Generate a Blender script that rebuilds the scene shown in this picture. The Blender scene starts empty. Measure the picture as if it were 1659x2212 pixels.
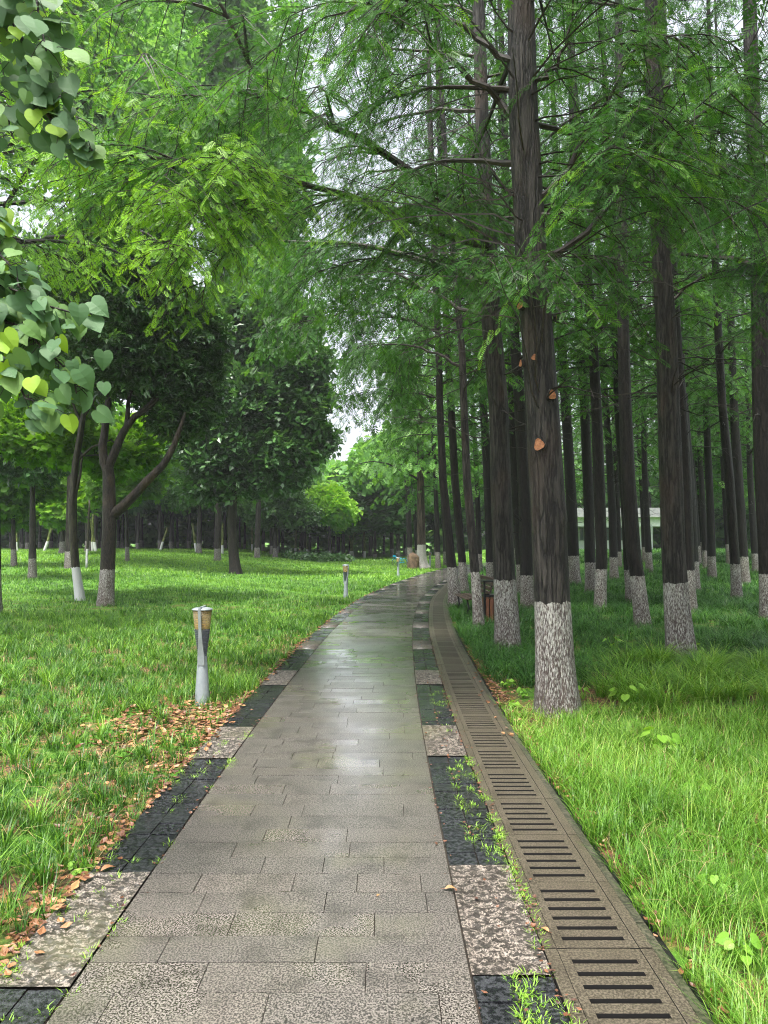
import bpy, math, random
import numpy as np
from mathutils import Vector, Matrix

SC = bpy.context.scene
C = SC.collection
PI = math.pi

# ------------------------------------------------------------------ camera
F = 1534.0          # focal length in pixels of a 1659 x 2212 picture
HX, HY = 829.5, 1172.0   # centre column, horizon row
CAMZ = 1.6
cam = bpy.data.cameras.new('camera')
cam.sensor_fit = 'VERTICAL'
cam.sensor_height = 24.0
cam.lens = 24.0 * F / 2212.0
cam.shift_y = (HY - 1106.0) / 2212.0
cam.clip_start = 0.05
cam.clip_end = 3000
camo = bpy.data.objects.new('camera', cam)
camo.location = (0, 0, CAMZ)
camo.rotation_euler = (PI / 2, 0, 0)
C.objects.link(camo)
SC.camera = camo

# ------------------------------------------------------------------ world, sun, exposure
SUN_EL, SUN_AZ = math.radians(70), math.radians(200)     # azimuth from +Y towards +X
w = bpy.data.worlds.new('World')
SC.world = w
w.use_nodes = True
nt = w.node_tree
nt.nodes.clear()
sky = nt.nodes.new('ShaderNodeTexSky')
sky.sky_type = 'NISHITA'
sky.sun_disc = False
sky.sun_elevation = SUN_EL
sky.sun_rotation = SUN_AZ
sky.air_density = 1.0
sky.dust_density = 6.0
sky.ozone_density = 1.0
hs = nt.nodes.new('ShaderNodeHueSaturation')
hs.inputs['Saturation'].default_value = 0.35
bg = nt.nodes.new('ShaderNodeBackground')
bg.inputs['Strength'].default_value = 0.15
wo = nt.nodes.new('ShaderNodeOutputWorld')
nt.links.new(sky.outputs[0], hs.inputs['Color'])
tcw = nt.nodes.new('ShaderNodeTexCoord'); sxw = nt.nodes.new('ShaderNodeSeparateXYZ'); mrw = nt.nodes.new('ShaderNodeMapRange')
nt.links.new(tcw.outputs['Generated'], sxw.inputs[0]); nt.links.new(sxw.outputs[2], mrw.inputs[0])
mrw.inputs[1].default_value = 0; mrw.inputs[2].default_value = 1; mrw.inputs[3].default_value = 1.15; mrw.inputs[4].default_value = 1.2
mulw = nt.nodes.new('ShaderNodeVectorMath'); mulw.operation = 'SCALE'
nt.links.new(hs.outputs[0], mulw.inputs[0]); nt.links.new(mrw.outputs[0], mulw.inputs['Scale'])
nt.links.new(mulw.outputs[0], bg.inputs['Color'])
nt.links.new(bg.outputs[0], wo.inputs['Surface'])
sun = bpy.data.lights.new('sun', 'SUN')
sun.energy = 1.9
sun.angle = math.radians(9)
sun.color = (1.0, 0.95, 0.86)
suno = bpy.data.objects.new('sun', sun)
sd = Vector((math.sin(SUN_AZ) * math.cos(SUN_EL), math.cos(SUN_AZ) * math.cos(SUN_EL), math.sin(SUN_EL)))
suno.rotation_euler = sd.to_track_quat('Z', 'Y').to_euler()
suno.location = sd * 60
C.objects.link(suno)
SC.view_settings.view_transform = 'Standard'
SC.view_settings.look = 'None'
SC.view_settings.exposure = 1.5
SC.view_settings.gamma = 1.0
cy = SC.cycles
cy.max_bounces = 5
cy.diffuse_bounces = 4
cy.glossy_bounces = 3
cy.transmission_bounces = 4
cy.transparent_max_bounces = 6
cy.caustics_reflective = False
cy.caustics_refractive = False
cy.use_denoising = True
cy.denoising_prefilter = 'NONE'
cy.filter_width = 1.1
cy.sample_clamp_indirect = 6

# ------------------------------------------------------------------ helpers
def sst(x):
    x = np.clip(x, 0, 1)
    return x * x * (3 - 2 * x)

CX_Y = np.array([-30, 0, 2.4, 5, 7.5, 8.7, 10.5, 12.6, 16.2, 19, 20.6, 26.1, 27.9, 32.3, 37.75, 43, 50, 58, 66, 76])
CX_X = np.array([-.41, -.41, -.40, -.41, -.38, -.35, -.30, -.235, -.02, .20, .34, 1.12, 1.40, 2.20, 3.30, 4.5, 6.6, 9.8, 13.6, 19])
def path_x(y):
    return np.interp(y, CX_Y, CX_X)

def gz(X, Y):
    X = np.asarray(X, float); Y = np.asarray(Y, float)
    left = sst((-X - 2.5) / 17.0) * sst((Y - 14) / 38.0) * 0.95
    right = sst((X - 5) / 9.0) * sst((Y - 22) / 36.0) * 0.85
    bump = 0.035 * np.sin(X * .61 + 1.3) * np.sin(Y * .47) + 0.02 * np.sin(X * 1.7 + Y * 1.1)
    near = sst((np.abs(X - path_x(Y)) - 1.6) / 2.0)
    return left + right + bump * near - 0.045

def P(x, y, Y):
    """picture column/row at depth Y -> world point"""
    return Vector(((x - HX) / F * Y, Y, CAMZ + (HY - y) / F * Y))

def foot(x, y):
    """where the ray through a pixel meets the ground"""
    lo, hi = 1.5, 110.0
    for Yt in np.arange(1.5, 110, .25):
        X = (x - HX) / F * Yt
        if CAMZ + (HY - y) / F * Yt <= gz(X, Yt):
            return Vector((X, Yt, float(gz(X, Yt))))
    Yt = 90.
    X = (x - HX) / F * Yt
    return Vector((X, Yt, float(gz(X, Yt))))

def on(x, Y):
    X = (x - HX) / F * Y
    return Vector((X, Y, float(gz(X, Y))))

def tag(o, label=None, cat=None, group=None, kind=None):
    if label: o['label'] = label
    if cat: o['category'] = cat
    if group: o['group'] = group
    if kind: o['kind'] = kind
    return o

def empty(name, loc, label, cat, group=None, rz=0):
    o = bpy.data.objects.new(name, None)
    o.empty_display_size = .2
    o.location = loc
    o.rotation_euler = (0, 0, rz)
    C.objects.link(o)
    return tag(o, label, cat, group)

class MB:
    """collects quads/tris with per-face value 'var' and material slot"""
    def __init__(s):
        s.v = []; s.f = []; s.var = []; s.mi = []; s.n = 0
    def add(s, V, Q, var=0.5, mi=0):
        V = np.asarray(V, np.float32).reshape(-1, 3); Q = np.asarray(Q, np.int64)
        s.v.append(V); s.f.append(Q + s.n); s.n += len(V)
        var = np.broadcast_to(np.asarray(var, np.float32), (len(Q),))
        s.var.append(var); s.mi.append(np.full(len(Q), mi, np.int32))
    def box(s, c, size, R=None, var=.5, mi=0):
        hx, hy, hz = [q / 2 for q in size]
        V = np.array([(-hx, -hy, -hz), (hx, -hy, -hz), (hx, hy, -hz), (-hx, hy, -hz),
                      (-hx, -hy, hz), (hx, -hy, hz), (hx, hy, hz), (-hx, hy, hz)])
        if R is not None: V = V @ np.asarray(R).T
        V = V + np.asarray(c)
        s.add(V, [(0, 3, 2, 1), (4, 5, 6, 7), (0, 1, 5, 4), (1, 2, 6, 5), (2, 3, 7, 6), (3, 0, 4, 7)], var, mi)
    def tube(s, pts, rad, sides=8, var=.5, mi=0, cap=True):
        pts = np.asarray([tuple(p) for p in pts], float); n = len(pts)
        rad = np.broadcast_to(np.asarray(rad, float), (n,)).copy()
        if cap:
            pts = np.vstack([pts[:1], pts, pts[-1:]]); rad = np.concatenate([[1e-4], rad, [1e-4]]); n += 2
        T = np.gradient(pts, axis=0)
        if cap:
            T[0] = T[1] = pts[2] - pts[1] if n > 3 else T[1]
            T[-1] = T[-2] = pts[-2] - pts[-3]
        T /= np.linalg.norm(T, axis=1)[:, None] + 1e-9
        ref = np.array([0, 1., 0]) if abs(T[n // 2][2]) > .8 else np.array([0, 0, 1.])
        A = np.cross(T, ref); A /= np.linalg.norm(A, axis=1)[:, None] + 1e-9
        B = np.cross(T, A)
        th = np.arange(sides) / sides * 2 * PI
        V = pts[:, None] + rad[:, None, None] * (A[:, None] * np.cos(th)[None, :, None] + B[:, None] * np.sin(th)[None, :, None])
        i = np.arange(n - 1)[:, None]; j = np.arange(sides)[None]
        j2 = (j + 1) % sides
        Q = np.stack([i * sides + j, i * sides + j2, (i + 1) * sides + j2, (i + 1) * sides + j], -1).reshape(-1, 4)
        s.add(V.reshape(-1, 3), Q, var, mi)
    def lathe(s, prof, sides=32, c=(0, 0, 0), var=.5, mi=0, rfun=None):
        n = len(prof); th = np.arange(sides) / sides * 2 * PI
        V = []
        for r, z in prof:
            rr = r * np.ones(sides) if rfun is None else rfun(r, z, th)
            V.append(np.stack([rr * np.cos(th) + c[0], rr * np.sin(th) + c[1], np.full(sides, z + c[2])], -1))
        V = np.concatenate(V)
        i = np.arange(n - 1)[:, None]; j = np.arange(sides)[None]; j2 = (j + 1) % sides
        Q = np.stack([i * sides + j, i * sides + j2, (i + 1) * sides + j2, (i + 1) * sides + j], -1).reshape(-1, 4)
        s.add(V, Q, var, mi)
    def build(s, name, mats, parent=None, origin=(0, 0, 0), smooth=False):
        if not isinstance(mats, (list, tuple)): mats = [mats]
        me = bpy.data.meshes.new(name)
        if s.v:
            V = np.concatenate(s.v) - np.asarray(tuple(origin), np.float32)
            Fq = np.concatenate(s.f).astype(np.int32)
            k = Fq.shape[1]
            me.vertices.add(len(V)); me.vertices.foreach_set('co', V.astype(np.float32).ravel())
            me.loops.add(Fq.size); me.loops.foreach_set('vertex_index', Fq.ravel())
            me.polygons.add(len(Fq)); me.polygons.foreach_set('loop_start', np.arange(0, Fq.size, k, dtype=np.int32))
            me.polygons.foreach_set('loop_total', np.full(len(Fq), k, np.int32))
            me.polygons.foreach_set('material_index', np.concatenate(s.mi))
            me.polygons.foreach_set('use_smooth', np.full(len(Fq), smooth, bool))
            a = me.attributes.new('var', 'FLOAT', 'FACE')
            a.data.foreach_set('value', np.concatenate(s.var).astype(np.float32))
            me.update(calc_edges=True)
        for m in mats: me.materials.append(m)
        o = bpy.data.objects.new(name, me)
        C.objects.link(o)
        if parent is not None: o.parent = parent
        else: o.location = origin
        return o

def bake(mb, T, pos, xd, up, scale, var, mi=0):
    """instances of a quad template T (k,4,3): x axis along xd, z towards up"""
    pos = np.asarray(pos, float); N = len(pos)
    if N == 0: return
    x = np.asarray(xd, float); x = x / (np.linalg.norm(x, axis=1)[:, None] + 1e-9)
    y = np.cross(np.asarray(up, float), x); y /= np.linalg.norm(y, axis=1)[:, None] + 1e-9
    z = np.cross(x, y)
    M = np.stack([x, y, z], 1) * np.asarray(scale, float).reshape(-1, 1, 1)     # rows
    V = np.einsum('kqc,ncd->nkqd', T, M) + pos[:, None, None, :]
    k = len(T)
    Q = np.arange(N * k * 4).reshape(-1, 4)
    mb.add(V.reshape(-1, 3), Q, np.repeat(np.asarray(var, float), k), mi)

# ------------------------------------------------------------------ materials
def newmat(name):
    m = bpy.data.materials.new(name); m.use_nodes = True
    t = m.node_tree; t.nodes.clear()
    return m, t
def N(t, typ, **kw):
    n = t.nodes.new(typ)
    for k, v in kw.items():
        if k in n.inputs: n.inputs[k].default_value = v
        else: setattr(n, k, v)
    return n
def L(t, a, b): t.links.new(a, b)
def mixc(t, fac, a, b, blend='MIX'):
    n = t.nodes.new('ShaderNodeMix'); n.data_type = 'RGBA'; n.blend_type = blend
    for sock, v in ((n.inputs[0], fac), (n.inputs[6], a), (n.inputs[7], b)):
        if hasattr(v, 'is_output'): L(t, v, sock)
        elif isinstance(v, (int, float)): sock.default_value = v
        else: sock.default_value = (*v, 1) if len(v) == 3 else v
    return n.outputs[2]
def mth(t, op, a, b=None, c=None, clamp=False):
    n = t.nodes.new('ShaderNodeMath'); n.operation = op; n.use_clamp = clamp
    for i, v in enumerate((a, b, c)):
        if v is None: continue
        if hasattr(v, 'is_output'): L(t, v, n.inputs[i])
        else: n.inputs[i].default_value = v
    return n.outputs[0]
def maprange(t, v, a, b, c=0., d=1.):
    n = t.nodes.new('ShaderNodeMapRange')
    L(t, v, n.inputs[0])
    for i, q in enumerate((a, b, c, d)): n.inputs[i + 1].default_value = q
    return n.outputs[0]
def coords(t, kind='Object', scale=(1, 1, 1)):
    tc = t.nodes.new('ShaderNodeTexCoord'); mp = t.nodes.new('ShaderNodeMapping')
    L(t, tc.outputs[kind], mp.inputs[0]); mp.inputs['Scale'].default_value = scale
    return mp.outputs[0]
def noise(t, vec, scale, detail=3, rough=.55):
    n = t.nodes.new('ShaderNodeTexNoise'); n.inputs['Scale'].default_value = scale
    n.inputs['Detail'].default_value = detail; n.inputs['Roughness'].default_value = rough
    if vec is not None: L(t, vec, n.inputs['Vector'])
    return n.outputs[0]
def attr(t, name='var'):
    n = t.nodes.new('ShaderNodeAttribute'); n.attribute_name = name
    return n.outputs['Fac']
def bump(t, h, strength=.5, dist=.01):
    n = t.nodes.new('ShaderNodeBump'); n.inputs['Strength'].default_value = strength
    n.inputs['Distance'].default_value = dist; L(t, h, n.inputs['Height'])
    return n.outputs[0]
def finish(t, base, rough, normal=None, metallic=0., spec=.5, extra=None):
    p = t.nodes.new('ShaderNodeBsdfPrincipled')
    for sock, v in (('Base Color', base), ('Roughness', rough), ('Metallic', metallic), ('Specular IOR Level', spec)):
        if hasattr(v, 'is_output'): L(t, v, p.inputs[sock])
        elif isinstance(v, (int, float)): p.inputs[sock].default_value = v
        else: p.inputs[sock].default_value = (*v, 1)
    if normal is not None: L(t, normal, p.inputs['Normal'])
    o = t.nodes.new('ShaderNodeOutputMaterial'); L(t, p.outputs[0], o.inputs[0])
    return p

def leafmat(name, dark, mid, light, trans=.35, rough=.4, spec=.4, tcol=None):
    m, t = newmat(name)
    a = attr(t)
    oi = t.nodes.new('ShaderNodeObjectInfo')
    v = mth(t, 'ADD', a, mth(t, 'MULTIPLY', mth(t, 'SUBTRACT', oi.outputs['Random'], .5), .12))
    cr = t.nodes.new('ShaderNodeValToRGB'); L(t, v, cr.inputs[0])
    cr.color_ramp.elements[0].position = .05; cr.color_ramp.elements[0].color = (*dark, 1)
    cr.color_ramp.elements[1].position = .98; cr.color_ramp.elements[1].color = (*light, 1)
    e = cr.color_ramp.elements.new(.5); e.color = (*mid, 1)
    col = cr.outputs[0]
    p = t.nodes.new('ShaderNodeBsdfPrincipled')
    L(t, col, p.inputs['Base Color']); p.inputs['Roughness'].default_value = rough
    p.inputs['Specular IOR Level'].default_value = spec
    tr = t.nodes.new('ShaderNodeBsdfTranslucent')
    L(t, mixc(t, 1.0, col, tcol or (1.5, 1.45, .7), 'MULTIPLY'), tr.inputs[0])
    mx = t.nodes.new('ShaderNodeMixShader'); mx.inputs[0].default_value = trans
    L(t, p.outputs[0], mx.inputs[1]); L(t, tr.outputs[0], mx.inputs[2])
    o = t.nodes.new('ShaderNodeOutputMaterial'); L(t, mx.outputs[0], o.inputs[0])
    return m

def barkmat(name, dark, light, wash=None, worn=.5, stretch=8, scale=14, red=None, bstr=.9, paint=(.56, .555, .52)):
    m, t = newmat(name)
    co = coords(t, 'Object', (1, 1, 1.0 / stretch))
    n1 = noise(t, co, scale * 1.7, 6, .72)
    n2 = noise(t, co, scale * 5.5, 3, .65)
    n3 = noise(t, coords(t, 'Object', (1, 1, .4)), 2.2, 2)
    nr = noise(t, co, scale * 1.1, 4, .6)
    ridge = mth(t, 'ABSOLUTE', mth(t, 'SUBTRACT', mth(t, 'MULTIPLY', nr, 2.), 1.))     # 0 in the fissures
    fis = maprange(t, ridge, .02, .16)
    col = mixc(t, maprange(t, n1, .36, .68), tuple(c * 1.6 for c in dark), light)
    col = mixc(t, maprange(t, n2, .60, .72, 0, .5), col, tuple(min(1, c * 2.0) for c in light))
    col = mixc(t, fis, tuple(c * .5 for c in dark), col)
    if red: col = mixc(t, maprange(t, n3, .54, .70, 0, .5), col, red)
    rough = .55
    h = mth(t, 'ADD', mth(t, 'ADD', n1, mth(t, 'MULTIPLY', fis, .5)), mth(t, 'MULTIPLY', n2, .45))
    if wash:
        tc = t.nodes.new('ShaderNodeTexCoord'); sx = t.nodes.new('ShaderNodeSeparateXYZ'); L(t, tc.outputs['Object'], sx.inputs[0])
        z = sx.outputs[2]
        nb = noise(t, coords(t, 'Object', (1, 1, .25)), 18, 2)
        edge = mth(t, 'LESS_THAN', mth(t, 'ADD', z, mth(t, 'MULTIPLY', nb, .10)), wash + .05)
        # more paint is lost towards the foot, where rain splashes
        nw = noise(t, coords(t, 'Object', (1, 1, .20)), 105, 5, .72)
        nl = noise(t, coords(t, 'Object', (1, 1, .35)), 7, 3, .6)
        thr = mth(t, 'SUBTRACT', worn + .12, mth(t, 'ADD', mth(t, 'MULTIPLY', z, .06), mth(t, 'MULTIPLY', nl, .12)))
        keep = maprange(t, mth(t, 'SUBTRACT', nw, thr), -.05, .05)
        col = mixc(t, mth(t, 'MULTIPLY', edge, .55), col, (.13, .095, .085))
        keep = mth(t, 'MULTIPLY', keep, edge)
        col = mixc(t, keep, col, mixc(t, n2, tuple(c * .72 for c in paint), paint))
    finish(t, col, rough, bump(t, h, bstr, .02), spec=.35)
    return m

def plain(name, col, rough=.5, metallic=0., nscale=None, col2=None, bs=0, stretch=(1, 1, 1), spec=.5):
    m, t = newmat(name)
    b = col
    nn = None
    if nscale:
        n1 = noise(t, coords(t, 'Object', stretch), nscale, 4)
        b = mixc(t, maprange(t, n1, .35, .65), col, col2 or tuple(c * .7 for c in col))
        if bs: nn = bump(t, n1, bs, .005)
    finish(t, b, rough, nn, metallic, spec)
    return m

M = {}
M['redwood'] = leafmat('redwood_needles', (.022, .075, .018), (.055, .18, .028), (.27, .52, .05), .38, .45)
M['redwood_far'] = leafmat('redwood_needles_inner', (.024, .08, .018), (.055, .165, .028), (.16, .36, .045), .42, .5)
M['camphor'] = leafmat('camphor_leaves', (.03, .08, .028), (.06, .145, .045), (.12, .26, .06), .28, .28, .6)
M['maple'] = leafmat('maple_leaves', (.05, .13, .012), (.12, .27, .02), (.24, .44, .04), .5, .45)
M['bushy'] = leafmat('young_bright_leaves', (.10, .26, .02), (.22, .46, .04), (.38, .62, .08), .35, .5)
M['soft'] = leafmat('soft_green_leaves', (.05, .14, .03), (.11, .27, .06), (.24, .46, .11), .4, .5)
M['redbud'] = leafmat('redbud_leaves', (.045, .115, .045), (.085, .19, .075), (.26, .44, .03), .28, .62, .45)
M['lawn'] = leafmat('lawn_grass_blades', (.018, .065, .010), (.060, .175, .018), (.24, .43, .05), .30, .42)
M['straw'] = leafmat('dead_straw', (.16, .12, .05), (.34, .26, .12), (.52, .44, .22), .2, .5)
M['verge'] = leafmat('verge_grass_blades', (.035, .10, .012), (.115, .28, .026), (.32, .47, .09), .32, .42)
M['liriope'] = leafmat('dark_arching_grass_blades', (.018, .065, .014), (.04, .13, .025), (.12, .28, .04), .25, .35)
M['weed'] = leafmat('weed_leaves', (.08, .22, .02), (.18, .38, .04), (.34, .55, .08), .35, .4)
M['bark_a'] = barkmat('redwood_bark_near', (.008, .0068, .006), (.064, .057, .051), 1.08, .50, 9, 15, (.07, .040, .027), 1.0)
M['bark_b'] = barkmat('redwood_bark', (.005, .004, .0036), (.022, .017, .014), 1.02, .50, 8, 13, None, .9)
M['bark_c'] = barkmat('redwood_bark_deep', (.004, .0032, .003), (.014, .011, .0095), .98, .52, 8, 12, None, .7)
M['bark_bare'] = barkmat('dark_wet_bark', (.009, .007, .006), (.035, .027, .022), None, .5, 4, 14, None, .7)
M['bark_l1'] = barkmat('camphor_bark', (.010, .008, .007), (.05, .038, .029), .93, .50, 4, 16, (.09, .06, .04), .8, (.50, .49, .47))
M['bark_l2'] = barkmat('smooth_young_bark', (.018, .017, .010), (.045, .042, .022), .92, .18, 6, 12, None, .3, (.52, .53, .55))
M['bark_far'] = barkmat('far_bark', (.012, .010, .009), (.045, .036, .030), .8, .50, 6, 10, None, .5, (.42, .42, .40))
M['bark_stump'] = barkmat('flared_bark', (.03, .02, .018), (.15, .11, .09), 1.5, .42, 14, 9, (.14, .07, .05), 1.)
M['prop'] = barkmat('prop_pole', (.10, .13, .03), (.26, .28, .08), .75, .1, 6, 8, None, .2, (.8, .8, .8))
M['twig'] = plain('twig_bark', (.012, .009, .008), .6, nscale=20, col2=(.035, .026, .02))
M['scar'] = plain('fresh_cut_wood', (.45, .20, .09), .7, nscale=60, col2=(.26, .10, .05), bs=.5)
M['metal'] = plain('grey_painted_metal', (.36, .40, .43), .38, .35, nscale=30, col2=(.31, .35, .38))
M['metal_dark'] = plain('ribbed_grey_metal', (.16, .18, .21), .4, .4)
M['black'] = plain('black_metal', (.015, .015, .016), .45, .3)
M['slat'] = plain('red_brown_slat', (.20, .075, .038), .5, nscale=12, col2=(.11, .045, .025), bs=.3, stretch=(4, 4, .4))
M['benchwood'] = plain('weathered_bench_wood', (.10, .07, .05), .6, nscale=10, col2=(.05, .035, .028), bs=.3, stretch=(4, .4, 4))
M['louver'] = plain('cream_louver', (.75, .68, .45), .4)
M['blue'] = plain('turquoise_bike_paint', (.02, .36, .55), .3)
M['silver'] = plain('bike_silver', (.4, .4, .4), .3, .8)
M['rubber'] = plain('rubber', (.02, .02, .022), .7)
M['rock'] = plain('brown_boulder', (.20, .13, .08), .8, nscale=5, col2=(.09, .06, .04), bs=1.)
M['wall'] = plain('white_render', (.72, .74, .76), .7, nscale=3, col2=(.62, .65, .68))
M['roofc'] = plain('grey_concrete_roof', (.30, .31, .32), .8, nscale=4, col2=(.22, .23, .24))
M['dark'] = plain('dark_gap', (.012, .012, .012), .9)
M['glassd'] = plain('window_glass', (.05, .08, .08), .08)
M['frame'] = plain('window_frame', (.35, .38, .38), .4)

def lensmat():
    m, t = newmat('amber_lens')
    p = N(t, 'ShaderNodeBsdfPrincipled'); p.inputs['Base Color'].default_value = (.30, .25, .14, 1); p.inputs['Roughness'].default_value = .12
    tr = N(t, 'ShaderNodeBsdfTransparent'); tr.inputs[0].default_value = (1, .88, .55, 1)
    mx = N(t, 'ShaderNodeMixShader'); mx.inputs[0].default_value = .62
    L(t, p.outputs[0], mx.inputs[1]); L(t, tr.outputs[0], mx.inputs[2])
    o = N(t, 'ShaderNodeOutputMaterial'); L(t, mx.outputs[0], o.inputs[0])
    return m
M['lens'] = lensmat()

def groundmat():
    m, t = newmat('soil_and_turf')
    co = coords(t, 'Object')
    big = noise(t, co, .35, 3); med = noise(t, co, 2.2, 4); fine = noise(t, co, 38, 4, .7)
    soil = mixc(t, fine, (.045, .032, .02), (.13, .085, .05))
    litter = mixc(t, maprange(t, noise(t, co, 24, 2), .5, .56), soil, (.24, .12, .06))
    turf = mixc(t, fine, (.03, .09, .012), (.12, .27, .03))
    tc = t.nodes.new('ShaderNodeTexCoord'); sx = t.nodes.new('ShaderNodeSeparateXYZ'); L(t, tc.outputs['Object'], sx.inputs[0])
    far = maprange(t, sx.outputs[1], 10, 26)
    g = mth(t, 'ADD', maprange(t, med, .42, .6), far, clamp=True)
    col = mixc(t, g, litter, turf)
    finish(t, col, .85, bump(t, fine, .6, .03), spec=.2)
    return m
M['ground'] = groundmat()

def granite(name, a, b, wet=(.12, .42), sc=170, bs=.35, lowbump=.0, tint=(.16, .16, .09), pits=0, coat=0.):
    m, t = newmat(name)
    co = coords(t, 'Object')
    n1 = noise(t, co, sc, 2, .7); n2 = noise(t, co, 1.3, 3); n3 = noise(t, co, 6, 3)
    v = attr(t)
    col = mixc(t, maprange(t, n1, .44, .58), a, b)
    if pits:
        npt = noise(t, coords(t, 'Object', (1, 1.7, 1)), pits, 2, .6)
        col = mixc(t, maprange(t, npt, .48, .53, 0, .85), col, tuple(c * .35 for c in a))
    col = mixc(t, 1.0, col, mixc(t, v, (.86, .86, .86), (1.06, 1.04, 1.03)), 'MULTIPLY')
    col = mixc(t, maprange(t, n2, .52, .68, 0, .35), col, tint)
    col = mixc(t, maprange(t, n3, .5, .66, 0, .35), col, tuple(c * .5 for c in a))
    wetn = mth(t, 'ADD', mth(t, 'MULTIPLY', n2, .85), mth(t, 'MULTIPLY', v, .22))
    rough = maprange(t, wetn, .35, .75, wet[1], wet[0])
    h = mth(t, 'ADD', n1, mth(t, 'MULTIPLY', noise(t, co, 60, 2), .6))
    bs_node = t.nodes.new('ShaderNodeBump'); bs_node.inputs['Distance'].default_value = .0016
    L(t, h, bs_node.inputs['Height']); L(t, maprange(t, wetn, .35, .75, bs, bs * .35), bs_node.inputs['Strength'])
    p = finish(t, col, rough, bs_node.outputs[0], spec=.6)
    if coat:
        p.inputs['Coat Weight'].default_value = coat
        p.inputs['Coat IOR'].default_value = 1.5
        L(t, maprange(t, wetn, .40, .66, .22, .05), p.inputs['Coat Roughness'])
        hc = mth(t, 'ADD', noise(t, co, 95, 2), mth(t, 'MULTIPLY', noise(t, co, 14, 2), 1.5))
        cb = t.nodes.new('ShaderNodeBump'); cb.inputs['Distance'].default_value = .0012; L(t, hc, cb.inputs['Height'])
        L(t, maprange(t, wetn, .40, .66, .42, .06), cb.inputs['Strength']); L(t, cb.outputs[0], p.inputs['Coat Normal'])
    return m
M['granite'] = granite('wet_granite', (.024, .022, .020), (.23, .21, .19), (.20, .42), 130, .9, coat=1.)
M['roughtile'] = granite('chiselled_granite', (.055, .048, .042), (.31, .27, .235), (.3, .55), 130, .9, pits=24, coat=.4)
M['blacktile'] = granite('wet_black_slate', (.010, .011, .013), (.045, .048, .055), (.12, .35), 42, 3., tint=(.03, .035, .02), coat=.7)
M['concrete'] = granite('wet_concrete', (.04, .033, .022), (.13, .112, .082), (.30, .55), 110, .9, tint=(.05, .042, .025), coat=.3)
M['kerb'] = granite('mossy_kerb', (.03, .032, .022), (.09, .085, .06), (.3, .6), 60, .9, tint=(.04, .06, .02))
M['slot_shade'] = plain('black_slot_shade', (.006, .0055, .005), .8)
M['joint'] = plain('dark_joint', (.018, .015, .012), .8, nscale=30, col2=(.04, .03, .02))

def littermat():
    m, t = newmat('dead_leaves')
    cr = N(t, 'ShaderNodeValToRGB'); L(t, attr(t), cr.inputs[0])
    cr.color_ramp.elements[0].color = (.05, .022, .014, 1); cr.color_ramp.elements[1].color = (.42, .23, .10, 1)
    e = cr.color_ramp.elements.new(.5); e.color = (.20, .085, .042, 1)
    finish(t, cr.outputs[0], .45, spec=.5)
    return m
M['litter'] = littermat()

rng = np.random.default_rng(7)
random.seed(7)

# ------------------------------------------------------------------ ground
def axis(lo, hi, fine_lo, fine_hi, fs, grow=1.22):
    a = list(np.arange(fine_lo, fine_hi + 1e-6, fs)); s = fs
    while a[-1] < hi: s *= grow; a.append(a[-1] + s)
    s = fs
    while a[0] > lo: s *= grow; a.insert(0, a[0] - s)
    return np.array(a)
gx = axis(-900, 900, -30, 30, .5); gy = axis(-300, 1500, 0, 80, .5)
GX, GY = np.meshgrid(gx, gy)
GZ = gz(GX, GY)
onp = (GX - path_x(GY) > -1.15) & (GX - path_x(GY) < 1.53) & (GY < 70)
GZ = np.where(onp, -.075, GZ)
g = MB()
nx, ny = len(gx), len(gy)
i = np.arange(ny - 1)[:, None]; j = np.arange(nx - 1)[None]
Q = np.stack([i * nx + j, i * nx + j + 1, (i + 1) * nx + j + 1, (i + 1) * nx + j], -1).reshape(-1, 4)
g.add(np.stack([GX, GY, GZ], -1).reshape(-1, 3), Q)
tag(g.build('ground', M['ground'], smooth=True), kind='structure')

# ------------------------------------------------------------------ path
sy = np.arange(-4, 76, .05)
pc = np.stack([path_x(sy), sy], -1)
# smooth the centre line
ker = np.ones(61) / 61
pcx = np.convolve(np.pad(pc[:, 0], 30, 'edge'), ker, 'valid')
pc[:, 0] = pcx
seg = np.linalg.norm(np.diff(pc, axis=0), axis=1)
SA = np.concatenate([[0], np.cumsum(seg)]) - 4.0
def PS(s, off, z=0.):
    x = np.interp(s, SA, pc[:, 0]); y = np.interp(s, SA, pc[:, 1])
    x2 = np.interp(s + .1, SA, pc[:, 0]); y2 = np.interp(s + .1, SA, pc[:, 1])
    tx, ty = x2 - x, y2 - y; l = math.hypot(tx, ty) + 1e-9
    return (x + ty / l * off, y - tx / l * off, z)
def pang(s):
    a = PS(s, 0); b = PS(s + .1, 0)
    return math.atan2(b[1] - a[1], b[0] - a[0]) - PI / 2
def slab(mb, s0, s1, o0, o1, z, th=.05, var=.5, tilt=0.):
    b = [PS(s0, o0), PS(s0, o1), PS(s1, o1), PS(s1, o0)]
    dz = [random.uniform(-tilt, tilt) for _ in range(4)]
    top = [(p[0], p[1], z + d) for p, d in zip(b, dz)]
    bot = [(p[0], p[1], z - th) for p in b]
    mb.add(bot + top, [(4, 5, 6, 7), (0, 1, 5, 4), (1, 2, 6, 5), (2, 3, 7, 6), (3, 0, 4, 7)], var)

END = 66
mb = MB()
s = -2.0
while s < END:
    o = -.722
    g_ = .0012
    first = random.uniform(.12, .6)
    while o < .72 - .01:
        w_ = first if first else random.choice([.3, .45, .6, .6, .55, .9]); first = None
        o1 = min(o + w_, .722)
        if .722 - o1 < .1: o1 = .722
        slab(mb, s + g_, s + .181 - g_, o + g_ * 1.6, o1 - g_ * 1.6, random.uniform(-.0012, .0012), .05, random.uniform(0, 1), .0010)
        o = o1
    s += .181
tag(mb.build('path', M['granite']), kind='structure')
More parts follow.
